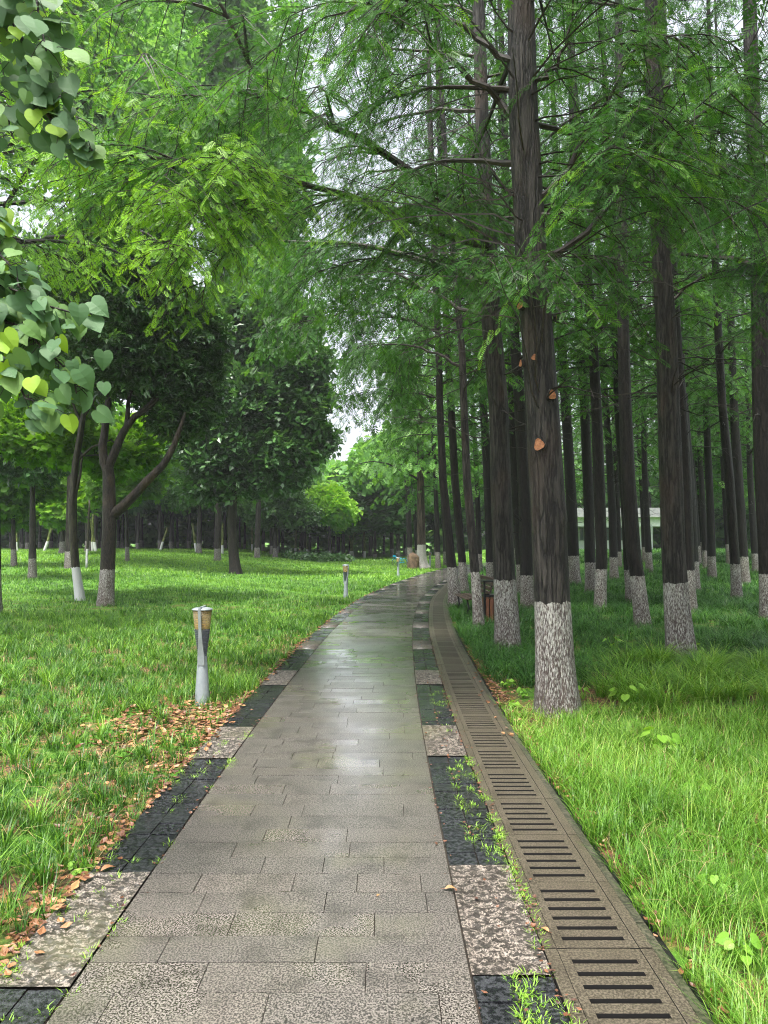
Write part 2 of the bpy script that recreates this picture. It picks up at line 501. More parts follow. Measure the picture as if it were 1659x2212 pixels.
# dark bed below every joint
mb = MB(); md = MB()
s = -2.
while s < END:
    slab(mb, s, s + 1.0, -1.03, 1.03, -.02, .05); slab(md, s, s + 1.0, 1.0301, 1.56, -.052, .05); s += 1.0
tag(mb.build('path_bed', M['joint']), kind='structure')
tag(md.build('drain_channel', plain('drain_shade', (.003, .003, .003), .6)), kind='structure')  # near-black floor: shade of a deep channel put into its colour

mb = MB(); mt = MB()
def heightfield(mbx, s0, s1, o0, o1, res):
    ns, no = max(2, int((s1 - s0) / res)), max(2, int((o1 - o0) / res))
    S = np.linspace(s0, s1, ns + 1); O = np.linspace(o0, o1, no + 1)
    Hn = rng.random((ns + 1, no + 1))
    Hn = (Hn + np.roll(Hn, 1, 0) * .5 + np.roll(Hn, 1, 1) * .8) / 2.3
    Hn = np.clip((Hn - .40) * 3.2, 0, 1) * .011
    V = []
    for a, ss in enumerate(S):
        for b, oo in enumerate(O):
            eS = min(a, ns - a) * res; eO = min(b, no - b) * res
            h = 0 if min(eS, eO) < .02 else -Hn[a, b]
            V.append(PS(ss, oo, .003 + h))
    i = np.arange(ns)[:, None]; j = np.arange(no)[None]; k = no + 1
    Qs = np.stack([i * k + j, i * k + j + 1, (i + 1) * k + j + 1, (i + 1) * k + j], -1).reshape(-1, 4)
    mbx.add(V, Qs, random.uniform(.3, .8))
for side, ph in ((1, 2.62), (-1, 2.55)):
    k = -2
    while True:
        s0 = ph + k * 2.70; k += 1
        if s0 > END: break
        a, b = (.728, 1.025) if side > 0 else (-1.025, -.728)
        if s0 < 9 and s0 > -1.5:
            heightfield(mt, s0 + .004, s0 + .896, a, b, .0125)
        else:
            slab(mt, s0 + .004, s0 + .896, a, b, .001, .05, random.random())
        for q in range(12):
            for c in range(2):
                o0 = a + c * .1485; ss = s0 + .9 + q * .15
                slab(mb, ss + .003, ss + .147, o0 + .003, o0 + .1455, random.uniform(-.004, .002), .05, random.random(), .003)
tag(mb.build('black_paving_strip', M['blacktile']), kind='structure')
tag(mt.build('chiselled_paving_strip', M['roughtile'], smooth=True), kind='structure')

# drain covers: one object each, real slots
cov = MB()
Wc, Lc = .43, .541
def cbox(x0, x1, y0, y1, z=0., th=.045, v=.5):
    cov.box(((x0 + x1) / 2, (y0 + y1) / 2, z - th / 2), (x1 - x0, y1 - y0, th), var=v)
    cov.mi[-1] = np.array([1, 0, 1, 1, 1, 1], np.int32)      # near-black slot walls: shade put into the colour
xs = -Wc / 2
cbox(-Wc / 2, -Wc / 2 + .05, 0, Lc)
cbox(Wc / 2 - .05, Wc / 2, 0, Lc)
cbox(-Wc / 2 + .053, -.125, 0, Lc, -.0015)
cbox(.125, Wc / 2 - .053, 0, Lc, -.0015)
ys0 = .052
edges = [0.]
for q in range(6):
    edges += [ys0 + q * .078, ys0 + q * .078 + .026]
edges.append(Lc)
for q in range(0, len(edges), 2):
    cbox(-.125, .125, edges[q], edges[q + 1], 0.)
proto = None
s = 1.16 - .541
k = 0
while s < 52:
    c = PS(s, 1.247)
    if proto is None:
        proto = cov.build('drain_cover', [M['concrete'], M['slot_shade']]); o = proto
    else:
        o = proto.copy(); C.objects.link(o)
    o.location = (c[0], c[1], random.uniform(-.002, .002)); o.rotation_euler = (0, 0, pang(s + .27))
    if s < 8:
        nm = ['nearest', 'second nearest', 'third nearest', 'fourth nearest', 'fifth nearest', 'sixth nearest', 'seventh nearest', 'eighth nearest', 'ninth nearest', 'tenth nearest', 'eleventh nearest', 'twelfth nearest', 'thirteenth nearest', 'fourteenth nearest', 'fifteenth nearest'][min(k, 14)]
        tag(o, 'slotted concrete drain cover beside the grass, %s of the row' % nm, 'drain cover', 'slotted concrete drain covers along the path')
    else:
        tag(o, 'wet concrete drain cover in the far part of the row where the slots blur', 'drain cover', 'slotted concrete drain covers along the path')
    s += .5455; k += 1
mb = MB(); s = -2.
while s < END:
    slab(mb, s, s + .995, 1.466, 1.505, -.004, .12, random.random(), .003); s += 1.
tag(mb.build('kerb', M['kerb']), kind='structure')
# weeds between the black tiles and along the drain
def blades(mb, pos, az, h, wd, lean, droop, var, nseg=2, mi=0):
    pos = np.asarray(pos, float); n = len(pos)
    d = np.stack([np.cos(az), np.sin(az), np.zeros(n)], -1)
    sdir = np.stack([-np.sin(az), np.cos(az), np.zeros(n)], -1)
    h = np.asarray(h)[:, None]; wd = np.asarray(wd)[:, None]
    lean = np.broadcast_to(lean, (n,))[:, None]; droop = np.broadcast_to(droop, (n,))[:, None]
    pts, ws = [], []
    for q in range(nseg + 1):
        tt = q / nseg
        pts.append(pos + d * h * lean * tt ** 1.7 + np.array([0, 0, 1.]) * h * (tt - droop * tt * tt))
        ws.append(wd * (1 - tt ** 2 * .92))
    V = []
    for q in range(nseg):
        V.append(np.stack([pts[q] - sdir * ws[q], pts[q] + sdir * ws[q], pts[q + 1] + sdir * ws[q + 1], pts[q + 1] - sdir * ws[q + 1]], 1))
    V = np.stack(V, 1)
    mb.add(V.reshape(-1, 3), np.arange(n * nseg * 4).reshape(-1, 4), np.repeat(var, nseg), mi)
def tufts(mb, centres, nb, spread, h, wd, lean, droop, var, nseg=2, vj=.2):
    cs = np.repeat(np.asarray(centres, float), nb, 0); n = len(cs)
    def ex(a): return np.repeat(np.broadcast_to(a, (len(centres),)), nb)
    az = rng.random(n) * 2 * PI; r = np.sqrt(rng.random(n)) * ex(spread)
    p = cs + np.stack([np.cos(az) * r, np.sin(az) * r, np.zeros(n)], -1)
    az2 = az + rng.normal(0, .9, n)
    blades(mb, p, az2, ex(h) * rng.uniform(.55, 1.1, n), ex(wd) * rng.uniform(.7, 1.2, n), ex(lean) * rng.uniform(.3, 1.3, n),
           ex(droop) * rng.uniform(.5, 1.2, n), np.clip(ex(var) + rng.normal(0, vj, n), 0, 1), nseg)

mb = MB()
cs = []
for _ in range(85):      # the black section on the right where weeds push through
    ss = random.uniform(3.5, 5.4) + (random.random() < .2) * 2.3; cs.append(PS(ss, random.choice([.877, 1.03, 1.03, .95]) + random.gauss(0, .012), -.004))
for _ in range(55): cs.append(PS(random.uniform(2.1, 4.2), 1.03 + random.gauss(0, .012), -.004))
for _ in range(40): cs.append(PS(random.uniform(2.1, 2.62), random.choice([.877, .93]) + random.gauss(0, .012), -.004))
for _ in range(70): cs.append(PS(random.uniform(2.1, 6), -random.choice([.727, 1.0, .88]) + random.gauss(0, .015), -.004))
tufts(mb, cs, 12, .03, .022, .0022, 1.3, .2, .7, 2)
tag(mb.build('joint_weeds', M['weed']), 'small yellow-green weeds and moss in the joints of the black paving', 'weeds', kind='stuff')

# ------------------------------------------------------------------ foliage templates
def frond(pairs, llen, lw, ang=60, dr=.12, term=True):
    """feather spray: quads in the xy plane, x along the twig, length 1"""
    q = []
    for i in range(pairs):
        t0 = (i + .5) / pairs
        l = llen * math.sin(PI * (.18 + .72 * t0)) ** .7
        for sgn in (-1, 1):
            a = math.radians(ang - 18 * t0)
            dx, dy = math.cos(a), math.sin(a) * sgn
            bx, bz = t0, -dr * t0 * t0
            nx_, ny_ = -dy, dx
            m = .5 * l
            q.append([(bx, 0, bz), (bx + dx * m - nx_ * lw * .5, dy * m - ny_ * lw * .5, bz - .04 * l),
                      (bx + dx * l, dy * l, bz - .08 * l), (bx + dx * m + nx_ * lw * .5, dy * m + ny_ * lw * .5, bz - .04 * l)])
    if term:
        q.append([(.82, 0, -dr * .7), (.92, -lw * .5, -dr), (1.0 + llen * .5, 0, -dr * 1.3), (.92, lw * .5, -dr)])
    return np.array(q, float)
FA = frond(8, .32, .060, 54, .10)
FB = frond(6, .38, .105, 54, .10)
FC = frond(4, .50, .20, 54)
def leafcluster(n, ll, lw, seed, fold=True, droop=.5):
    r = np.random.default_rng(seed); q = []
    for i in range(n):
        az = r.random() * 2 * PI; el = r.uniform(-droop * 1.6, .5)
        d = np.array([math.cos(az) * math.cos(el), math.sin(az) * math.cos(el), math.sin(el)])
        b = np.array([r.uniform(-.1, .9), 0, 0]) + r.normal(0, .07, 3)
        s = np.cross(d, [0, 0, 1.]); s /= np.linalg.norm(s); u = np.cross(s, d)
        l = ll * r.uniform(.7, 1.15); ww = lw * r.uniform(.8, 1.1)
        tip = b + d * l - u * .1 * l
        if fold:
            m1 = b + d * l * .45 + s * ww * .5 + u * ww * .22; m2 = b + d * l * .45 - s * ww * .5 + u * ww * .22
            c = b + d * l * .5
            q.append([b, m1, tip, c]); q.append([b, c, tip, m2])
        else:
            m1 = b + d * l * .42 + s * ww * .5; m2 = b + d * l * .42 - s * ww * .5
            q.append([b, m1, tip, m2])
    return np.array(q, float)
BA = [leafcluster(8, .55, .24, q) for q in range(4)]
BB = [leafcluster(7, .5, .30, 10 + q, False) for q in range(4)]
BC = [leafcluster(5, .8, .55, 20 + q, False) for q in range(4)]
def mapleleaf(n, ll, seed):
    r = np.random.default_rng(seed); q = []
    for i in range(n):
        az = r.random() * 2 * PI; d = np.array([math.cos(az), math.sin(az), r.uniform(-.7, .1)]); d /= np.linalg.norm(d)
        s = np.cross(d, [0, 0, 1.]); s /= np.linalg.norm(s)
        b = np.array([r.uniform(0, .9), r.normal(0, .1), r.normal(0, .06)])
        for a in (-72, -36, 0, 36, 72):
            a = math.radians(a); dd = d * math.cos(a) + s * math.sin(a); ss = np.cross(dd, [0, 0, 1.]); ss /= np.linalg.norm(ss)
            l = ll * (1 if abs(a) < .9 else .7)
            q.append([b, b + dd * l * .5 + ss * l * .22, b + dd * l, b + dd * l * .5 - ss * l * .22])
    return np.array(q, float)
MA = [mapleleaf(4, .42, 30 + q) for q in range(4)]

def unit(v): return v / (np.linalg.norm(v) + 1e-9)
UP = np.array([0, 0, 1.])

def arc(p0, az, el, Ln, n=8, sag=.35, wob=.06, r=rng):
    """a limb that leaves at elevation el and bends over"""
    p = [np.array(p0, float)]
    for i in range(n):
        t = (i + 1) / n
        e = el - sag * t * t * 1.6 + r.normal(0, wob); a = az + r.normal(0, wob)
        az = a * .5 + az * .5
        p.append(p[-1] + np.array([math.cos(az) * math.cos(e), math.sin(az) * math.cos(e), math.sin(e)]) * Ln / n)
    return np.array(p)

def resample(pts, k):
    pts = np.asarray([tuple(p) for p in pts], float)
    d = np.concatenate([[0], np.cumsum(np.linalg.norm(np.diff(pts, axis=0), axis=1))])
    t = np.linspace(0, d[-1], k)
    return np.stack([np.interp(t, d, pts[:, c]) for c in range(3)], -1), d[-1]

class Crown:
    def __init__(s): s.pos, s.xd, s.up, s.sc, s.va, s.li = [], [], [], [], [], []
    def put(s, p, x, u, sc, v, li=0):
        s.pos.append(p); s.xd.append(x); s.up.append(u); s.sc.append(sc); s.va.append(v); s.li.append(np.full(len(p), li))
    def bake(s, mb, temps):
        if not s.pos: return
        p, x, u = (np.concatenate(a) for a in (s.pos, s.xd, s.up)); sc, v, li = (np.concatenate(a) for a in (s.sc, s.va, s.li))
        for k in range(len(temps)):
            m = li == k
            bake(mb, temps[k], p[m], x[m], u[m], sc[m], v[m])

def foliate(cr, br, limb, ds=.16, lat=.9, sp=.09, fs=.15, start=.2, droop=.35, tipbright=.25, vb=.4, li=0, twig_r=.006, r=rng, hang=0., thin=1.0, twigs=True):
    """side shoots with feather sprays along a limb"""
    limb = np.asarray(limb)
    d = np.concatenate([[0], np.cumsum(np.linalg.norm(np.diff(limb, axis=0), axis=1))]); Ln = d[-1]
    side = 1; q = start * Ln
    while q < Ln:
        t = q / Ln
        p0 = np.array([np.interp(q, d, limb[:, c]) for c in range(3)])
        k = min(np.searchsorted(d, q), len(limb) - 1); T = unit(limb[k] - limb[k - 1])
        S = unit(np.cross(T, UP)) * side; side = -side
        dirn = unit(T * r.uniform(.3, .9) + S * r.uniform(.6, 1.) + UP * (r.normal(0, .25) - droop - hang * r.random()))
        l = lat * (1.0 - .55 * max(0, (t - .6) / .4)) * r.uniform(.5, 1.25) * (.55 + .45 * min(1, t / .4))
        n = max(2, int(l / sp)); tt = (np.arange(n) + .5) / n
        sagv = -UP * (droop + hang) * .6 * l
        pts = p0 + dirn * l * tt[:, None] + sagv * (tt ** 2)[:, None]
        if twigs: 
            e = np.array([p0, p0 + dirn * l * .5 + sagv * .25, p0 + dirn * l + sagv])
            br.tube(e, [twig_r, twig_r * .7, twig_r * .3], 3, cap=False)
        if thin < 1:
            m = r.random(n) < thin; pts = pts[m]; tt = tt[m]; n = len(pts)
            if n == 0: q += ds * r.uniform(.7, 1.3); continue
        td = dirn + (sagv / l) * 2 * tt[:, None]
        td /= np.linalg.norm(td, axis=1)[:, None]
        sd_ = np.cross(td, UP); sd_ /= np.linalg.norm(sd_, axis=1)[:, None] + 1e-9
        sg = np.where(np.arange(n) % 2 == 0, 1., -1.)[:, None]
        xd = td * r.uniform(.3, 1., (n, 1)) + sd_ * sg * r.uniform(.5, 1.1, (n, 1)) - UP * (r.uniform(-.1, .4, (n, 1)) + hang * .35)
        up = UP + r.normal(0, .45, (n, 3)) + np.array([0, -.25, 0])
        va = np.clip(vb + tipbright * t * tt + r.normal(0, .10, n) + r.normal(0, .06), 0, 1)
        cr.put(pts + r.normal(0, .02, (n, 3)), xd, up, fs * r.uniform(.7, 1.25, n), va, li)
        q += ds * r.uniform(.7, 1.3)

# ------------------------------------------------------------------ trunks
def bole(mb, pts, rad, sides=40, rough=.035, flare=.3, knots=(), seed=0, rings=None, lobes=6):
    """pts: axis points from the foot up; real fissured relief"""
    r = np.random.default_rng(seed)
    pts = np.asarray([tuple(p) for p in pts], float); rad = np.asarray(rad, float)
    zz = pts[:, 2]; H = zz[-1] - zz[0]
    if rings is None: rings = 70
    u = np.linspace(0, 1, rings) ** 1.7
    z = zz[0] + u * H
    cx = np.interp(z, zz, pts[:, 0]); cy_ = np.interp(z, zz, pts[:, 1]); rr = np.interp(z, zz, rad)
    th = np.arange(sides) / sides * 2 * PI
    # vertical ridges: smooth random per column, slowly changing with height
    nb = 9
    F_ = np.zeros((rings, sides))
    for k in range(1, 15):
        ph = r.random() * 6.28; ph2 = r.random() * 6.28; fr = r.uniform(.3, 1.6)
        F_ += (1 / (k ** .55)) * np.sin(k * th[None] + ph + .9 * np.sin(z[:, None] * fr + ph2)) * r.uniform(.4, 1)
    F_ /= np.abs(F_).max()
    fl = np.exp(-(z - z[0]) / .22)
    lob = 1 + .55 * np.sin(lobes * th + r.random() * 6) + .35 * np.sin((lobes + 3) * th + r.random() * 6)
    R = rr[:, None] * (1 + rough * F_ * 1.6 + flare * fl[:, None] * (.35 + .45 * lob[None]))
    V = np.stack([cx[:, None] + R * np.cos(th), cy_[:, None] + R * np.sin(th), np.repeat(z[:, None], sides, 1)], -1)
    for (kx, kz, kr, kh) in knots:      # kx: angle, bulge
        dz = (z - kz)[:, None]; da = (np.angle(np.exp(1j * (th - kx))) * rr[:, None])
        g_ = np.exp(-(dz ** 2 + da ** 2) / (kr * kr)) * kh
        V[..., 0] += g_ * np.cos(th); V[..., 1] += g_ * np.sin(th)
    V[0, :, 2] -= .12
    i = np.arange(rings - 1)[:, None]; j = np.arange(sides)[None]; j2 = (j + 1) % sides
    Q = np.stack([i * sides + j, i * sides + j2, (i + 1) * sides + j2, (i + 1) * sides + j], -1).reshape(-1, 4)
    mb.add(V.reshape(-1, 3), Q)
    return lambda zq: np.array([np.interp(zq, zz, pts[:, 0]), np.interp(zq, zz, pts[:, 1]), zq]), lambda zq: float(np.interp(zq, zz, rad))

def hero_axis(trace, Y, top=17., ry=0.):
    """trace: (row, column, width) in picture pixels from the foot up, the trunk standing at depth Y"""
    pts, rad = [], []
    for (y, x, wd) in trace:
        p = P(x, y, Y); pts.append((p.x, Y + ry * p.z, p.z)); rad.append(wd / 2 / F * Y)
    g0 = float(gz(pts[0][0], Y))
    pts[0] = (pts[0][0], Y, g0)
    a, b = np.array(pts[-3] if len(pts) > 3 else pts[0]), np.array(pts[-1])
    dx = (b[0] - a[0]) / (b[2] - a[2]); z = b[2]
    z1 = z + 2.
    while z1 < top:
        f = max(.12, (top - z1) / (top - z + 1e-6))
        pts.append((b[0] + dx * (z1 - z) * .6, pts[-1][1], z1)); rad.append(rad[len(trace) - 1] * f); z1 += 2.
    return pts, rad

def limbs_auto(cr, br, cfun, rfun, z0, z1, n, Lf, el=(.55, .1), lod=0, r=rng, sector=None, r0f=.28, sag=.45, **kw):
    golden = r.random() * 6.28
    for k in range(n):
        z = z0 + (z1 - z0) * (k + r.random() * .8) / n
        golden += 2.4 + r.normal(0, .3); az = golden
        if sector and not sector(z, az): continue
        Ln = Lf(z, az) * r.uniform(.75, 1.15)
        if Ln < .3: continue
        p = cfun(z); e = r.uniform(el[1], el[0])
        limb = arc(p, az, e, Ln, 8, sag, .07, r)
        rr = min(rfun(z) * .6, max(.008, rfun(z) * r0f * (Ln / 3.) ** .7))
        br.tube(limb, np.linspace(rr, rr * .15, len(limb)), 5 if lod else 6, cap=False)
        foliate(cr, br, limb, r=r, **kw)

def deadtwigs(br, cfun, rfun, z0, z1, n, ln=.9, r=rng):
    for k in range(n):
        z = r.uniform(z0, z1); az = r.random() * 6.28
        limb = arc(cfun(z), az, r.uniform(-.2, .7), ln * r.uniform(.4, 1.5), 5, .3, .18, r)
        br.tube(limb, np.linspace(.012, .003, len(limb)), 3, cap=False)
        if r.random() < .5:
            l2 = arc(limb[3], az + r.normal(0, .8), r.uniform(-.2, .5), ln * .4, 3, .2, .2, r); br.tube(l2, np.linspace(.006, .002, len(l2)), 3, cap=False)

def hero(name, label, trace, Y, bark, paths=(), z0=4., nl=46, L0=3.6, knots=(), seed=1, lod=0, sector=None, top=None, vb=.36, tb=.3, rough=.035, sides=44, group='dawn redwoods lining the right side of the path', extra=None, fl=.3, tw=24, hang=.12):
    r = np.random.default_rng(seed)
    if top is None: top = 17. if Y < 12 else 24.
    nl = int(nl * (1 if Y < 12 else 1.5))
    pts, rad = hero_axis(trace, Y, top)
    o = pts[0]
    root = empty(name, o, label, 'tree', group)
    t = MB(); cf, rf = bole(t, pts, rad, sides, rough, fl, knots, seed)
    t.build('trunk', bark, root, o, smooth=True)
    cr, br = Crown(), MB()
    kA = dict(start=.38, ds=.085, lat=.8, sp=.042, fs=.135, vb=vb, tipbright=tb, li=0, hang=hang)
    kB = dict(start=.35, ds=.13, lat=.9, sp=.07, fs=.205, vb=vb, tipbright=tb, li=1, hang=hang)
    kC = dict(ds=.42, lat=1.2, sp=.26, fs=.50, vb=vb, tipbright=tb, li=2, twigs=False)
    vis = CAMZ + .80 * Y * 1.25
    Lf = lambda z, az: L0 * max(.12, 1 - max(0, z - z0 - 1.) / (top - z0)) * (.8 + .2 * math.sin(az * 2 + seed)) * (1 + .35 * max(0, -math.cos(az)))
    kk = kA if lod == 0 else kB
    zt = min(vis, top)
    n1 = int(nl * (zt - z0) / (top - z0)); 
    sec = sector or ((lambda z, az: not (math.sin(az) < -.25 and z < zt)) if Y < 18 else None)
    limbs_auto(cr, br, cf, rf, z0, zt, n1, Lf, lod=lod, r=r, sector=sec, **kk)
    if zt < top: limbs_auto(cr, br, cf, rf, zt, top, int((nl - n1) * .8), Lf, lod=1, r=r, **kC)
    if tw: deadtwigs(br, cf, rf, z0 * .6, zt, tw * 3, 1.5, r)
    lim_pts = []
    for (pp, r0, kw) in paths:
        if pp is None: continue
        wp = [np.array(tuple(P(*q))) for q in pp]
        # a limb grows from the bole or from an earlier limb
        axz = cf(wp[0][2]); best = axz; bd = np.linalg.norm(axz - wp[0]) - rf(wp[0][2])
        for q in lim_pts:
            k_ = np.argmin(np.linalg.norm(q - wp[0], axis=1)); d_ = np.linalg.norm(q[k_] - wp[0])
            if d_ < bd: best, bd = q[k_], d_
        wp = [best] + wp[1:] if bd < .25 else [best] + wp
        limb, Ln = resample(wp, 14)
        limb[1:-1] += r.normal(0, .02, (12, 3))
        lim_pts.append(limb)
        br.tube(limb, np.linspace(r0, r0 * .18, 14), 7, cap=False)
        k2 = dict(kk); k2.update(kw); nsub = k2.pop('nsub', 5); subl = k2.pop('subl', 1.3)
        foliate(cr, br, limb, r=r, **k2)
        for q in range(nsub):
            f = r.uniform(.25, .98); p0 = limb[int(f * 13)]
            T = limb[min(13, int(f * 13) + 1)] - limb[int(f * 13) - 1]
            az = math.atan2(T[1], T[0]) + random.choice([-1, 1]) * r.uniform(.4, 1.1)
            sl = arc(p0, az, r.uniform(-.3, .35), subl * r.uniform(.6, 1.3), 7, .5, .08, r)
            br.tube(sl, np.linspace(r0 * .3, .004, len(sl)), 4, cap=False)
            foliate(cr, br, sl, r=r, **k2)
    br.build('branches', M['twig'] if Y < 15 else M['bark_bare'], root, o)
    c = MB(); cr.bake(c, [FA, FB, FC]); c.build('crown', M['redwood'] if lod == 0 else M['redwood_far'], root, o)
    return root, cf, rf

W, G_ = 'white lime paint', None
Y1, Y2, Y3, Y4, Y5, Y6, Y8 = 6.85, 10.86, 13.4, 17.8, 27.0, 9.9, 13.9
t1 = [(1530, 1205, 90), (1450, 1200, 84), (1280, 1193, 76), (1073, 1183, 74), (873, 1171, 70), (673, 1157, 65), (573, 1147, 66), (450, 1141, 64), (250, 1130, 62), (50, 1126, 57), (-120, 1124, 54)]
faceang = -PI / 2
def ka(x, y, Y, trace):
    """angle on the trunk facing the camera for a picture column"""
    xs_ = np.interp(-y, [-q[0] for q in trace], [q[1] for q in trace]); ws_ = np.interp(-y, [-q[0] for q in trace], [q[2] for q in trace])
    f = np.clip((x - xs_) / (ws_ / 2), -.97, .97)
    zc = CAMZ + (HY - y) / F * Y
    return -PI / 2 + math.asin(f), zc
kn = []
for (x, y, kr, kh) in ((1180, 862, .05, .02), (1160, 968, .07, .035), (1128, 665, .05, .02), (1143, 790, .06, .02), (1207, 1110, .09, .035), (1130, 780, .04, .02), (1150, 1110, .05, .01)):
    a, z = ka(x, y, Y1, t1); kn.append((a, z, kr, kh))
SB = dict(droop=.45)
T1, cf1, rf1 = hero('redwood_tree', 'thickest redwood, beside the drain, with orange pruning scars and broad white foot', t1, Y1, M['bark_a'], [
    ([(1179, 575, 6.85), (1279, 495, 6.9), (1359, 385, 7.0), (1409, 320, 7.1), (1480, 270, 7.3), (1609, 175, 7.6), (1720, 100, 8)], .034, dict(start=.35, nsub=7)),
    ([(1174, 445, 6.85), (1229, 370, 6.7), (1264, 280, 6.6), (1309, 220, 6.5), (1349, 145, 6.5), (1420, 20, 6.5)], .03, dict(start=.35)),
    ([(1099, 145, 6.85), (1024, 80, 6.9), (974, 45, 6.9), (914, 5, 7.0), (820, -60, 7.0)], .035, dict(start=.4)),
    ([(1110, 260, 6.85), (1084, 230, 6.9), (1014, 170, 6.8), (964, 125, 6.6), (904, 80, 6.4), (829, 30, 6.2), (740, -40, 6.)], .035, dict(start=.35, nsub=7)),
    ([(1190, 470, 6.85), (1290, 450, 6.4), (1400, 340, 6.0), (1520, 280, 5.8)], .02, dict(start=.3)),
    ([(1160, 580, 6.85), (1180, 560, 6.5), (1230, 540, 6.2)], .012, dict(start=.2, nsub=3, subl=.5)),
    ([(1120, 560, 6.85), (1085, 545, 6.6), (1050, 560, 6.4)], .012, dict(start=.2, nsub=3, subl=.5)),
    ([(1180, 210, 6.85), (1215, 120, 6.7), (1235, 30, 6.6)], .03, dict(start=.4)),
], z0=4.6, nl=52, L0=3.0, knots=kn, seed=11, sides=72, rough=.03, vb=.30, fl=.22,
    sector=lambda z, az: not (z < 7.2 and math.sin(az) < -.35))
# pruning scars: little cut faces with a rolled rim
def scar(root, x, y, Y, trace, rr, o):
    a, z = ka(x, y, Y, trace)
    c = np.array(cf1(z)) if root is T1 else None
    cx_ = np.interp(-y, [-q[0] for q in trace], [q[1] for q in trace]); ws_ = np.interp(-y, [-q[0] for q in trace], [q[2] for q in trace])
    pc_ = P(cx_, y, Y); R_ = ws_ / 2 / F * Y + .034
    n = np.array([math.cos(a), math.sin(a), 0.]); ctr = np.array([pc_.x, Y, z]) + n * R_
    mbx = MB()
    s_ = np.cross(n, UP); pts = []
    rings = [(0, .010), (.6, .008), (.95, .004), (1.15, .012), (1.45, -.02)]
    th = np.arange(14) / 14 * 2 * PI
    V = []
    for (q, h) in rings:
        wob = 1 + .15 * np.sin(3 * th + rr * 100)
        V.append(ctr + (np.cos(th) * wob)[:, None] * s_ * rr * q + (np.sin(th) * wob)[:, None] * UP * rr * 1.15 * q + n * h)
    V = np.concatenate(V); k = 14
    i = np.arange(len(rings) - 1)[:, None]; j = np.arange(k)[None]; j2 = (j + 1) % k
    Qs = np.stack([i * k + j, i * k + j2, (i + 1) * k + j2, (i + 1) * k + j], -1).reshape(-1, 4)
    mi = np.repeat([0, 0, 0, 1], k)
    mbx.add(V, Qs); mbx.mi = [mi.astype(np.int32)]
    ob = mbx.build('branch_scar', [M['scar'], M['bark_a']], root, o, smooth=True)
    return ob
o1 = T1.location
for (x, y, rr) in ((1180, 862, .034), (1160, 966, .042), (1128, 665, .034), (1150, 782, .022), (1189, 690, .018), (1129, 788, .025)):
    scar(T1, x, y, Y1, t1, rr, o1)

t2 = [(1398, 1097, 54), (1330, 1095, 52), (1240, 1090, 47), (1060, 1083, 45), (873, 1077, 42), (706, 1062, 41), (573, 1058, 39), (450, 1049, 35), (250, 1041, 29), (50, 1035, 27), (-80, 1030, 25)]
T2, _, _ = hero('redwood_tree', 'reddish redwood standing right against the slatted waste bin, long limbs over the path', t2, Y2, M['bark_a'], [
    ([(1069, 525, 10.86), (1029, 500, 10.4), (964, 435, 9.9), (919, 390, 9.5), (829, 330, 9.0), (750, 295, 8.6), (700, 260, 8.3), (590, 195, 7.9), (520, 105, 7.6), (490, 45, 7.4), (440, -60, 7.2)], .075, dict(start=.15, nsub=16, subl=1.4, tipbright=.3, ds=.10, lat=.95)),
    ([(590, 197, 7.9), (570, 202, 7.8), (500, 205, 7.6), (435, 205, 7.4), (330, 215, 7.2)], .025, dict(start=.3, nsub=5, tipbright=.5, vb=.45, hang=.2)),
    ([(1040, 530, 10.86), (1005, 520, 10.2), (879, 477, 9.4), (800, 440, 9.0), (715, 410, 8.6), (650, 390, 8.4), (560, 370, 8.1), (500, 367, 7.9), (440, 355, 7.7), (330, 340, 7.4), (210, 325, 7.1), (90, 330, 6.8)], .06, dict(start=.15, nsub=12, subl=1.2, tipbright=.7, vb=.42, ds=.07, lat=.9, hang=.15, droop=.2)),
    ([(440, 355, 7.7), (400, 400, 7.5), (385, 470, 7.4), (380, 560, 7.35)], .018, dict(start=.0, nsub=8, subl=.8, tipbright=.4, vb=.8, hang=.3, droop=.15, lat=.6)),
    ([(500, 367, 7.9), (470, 400, 7.6), (455, 450, 7.5)], .018, dict(start=.1, nsub=6, subl=.8, tipbright=.4, vb=.8, hang=.3, droop=.15, lat=.6)),
    ([(590, 375, 8.1), (545, 450, 7.9), (500, 540, 7.7), (450, 600, 7.6), (435, 660, 7.6)], .02, dict(start=.1, nsub=9, subl=.8, tipbright=.4, vb=.65, hang=.3, droop=.15, lat=.6)),
    ([(1023, 687, 10.86), (970, 655, 11.2), (919, 627, 11.6), (866, 593, 12), (820, 557, 12.4), (740, 520, 13)], .035, dict(start=.2, nsub=7)),
    ([(1048, 640, 10.86), (1010, 610, 10.5), (930, 560, 10), (860, 545, 9.6), (790, 560, 9.3)], .03, dict(start=.2, nsub=6)),
], z0=5.2, nl=46, L0=3.6, seed=21, sides=56, vb=.32, fl=.25, tb=.35)

t3 = [(1355, 1035, 24), (1247, 1027, 20), (1040, 1009, 18), (873, 1002, 16), (756, 998, 15), (573, 981, 13), (400, 965, 12)]
hero('redwood_tree', 'slim leaning redwood in front of the bench with a pale stripe of torn bark', t3, Y3, M['bark_a'], [
    ([(979, 697, 13.4), (936, 673, 13.4), (886, 657, 13.4), (836, 633, 13.4), (786, 610, 13.4), (740, 590, 13.4), (709, 577, 13.4)], .035, dict(nsub=6)),
    ([(995, 793, 13.4), (953, 767, 13.6), (886, 747, 14), (833, 740, 14.4), (800, 745, 15)], .03, dict(nsub=6, hang=.5)),
], z0=5.5, nl=40, L0=3.2, seed=31, lod=1, top=19, sides=36, fl=.25)

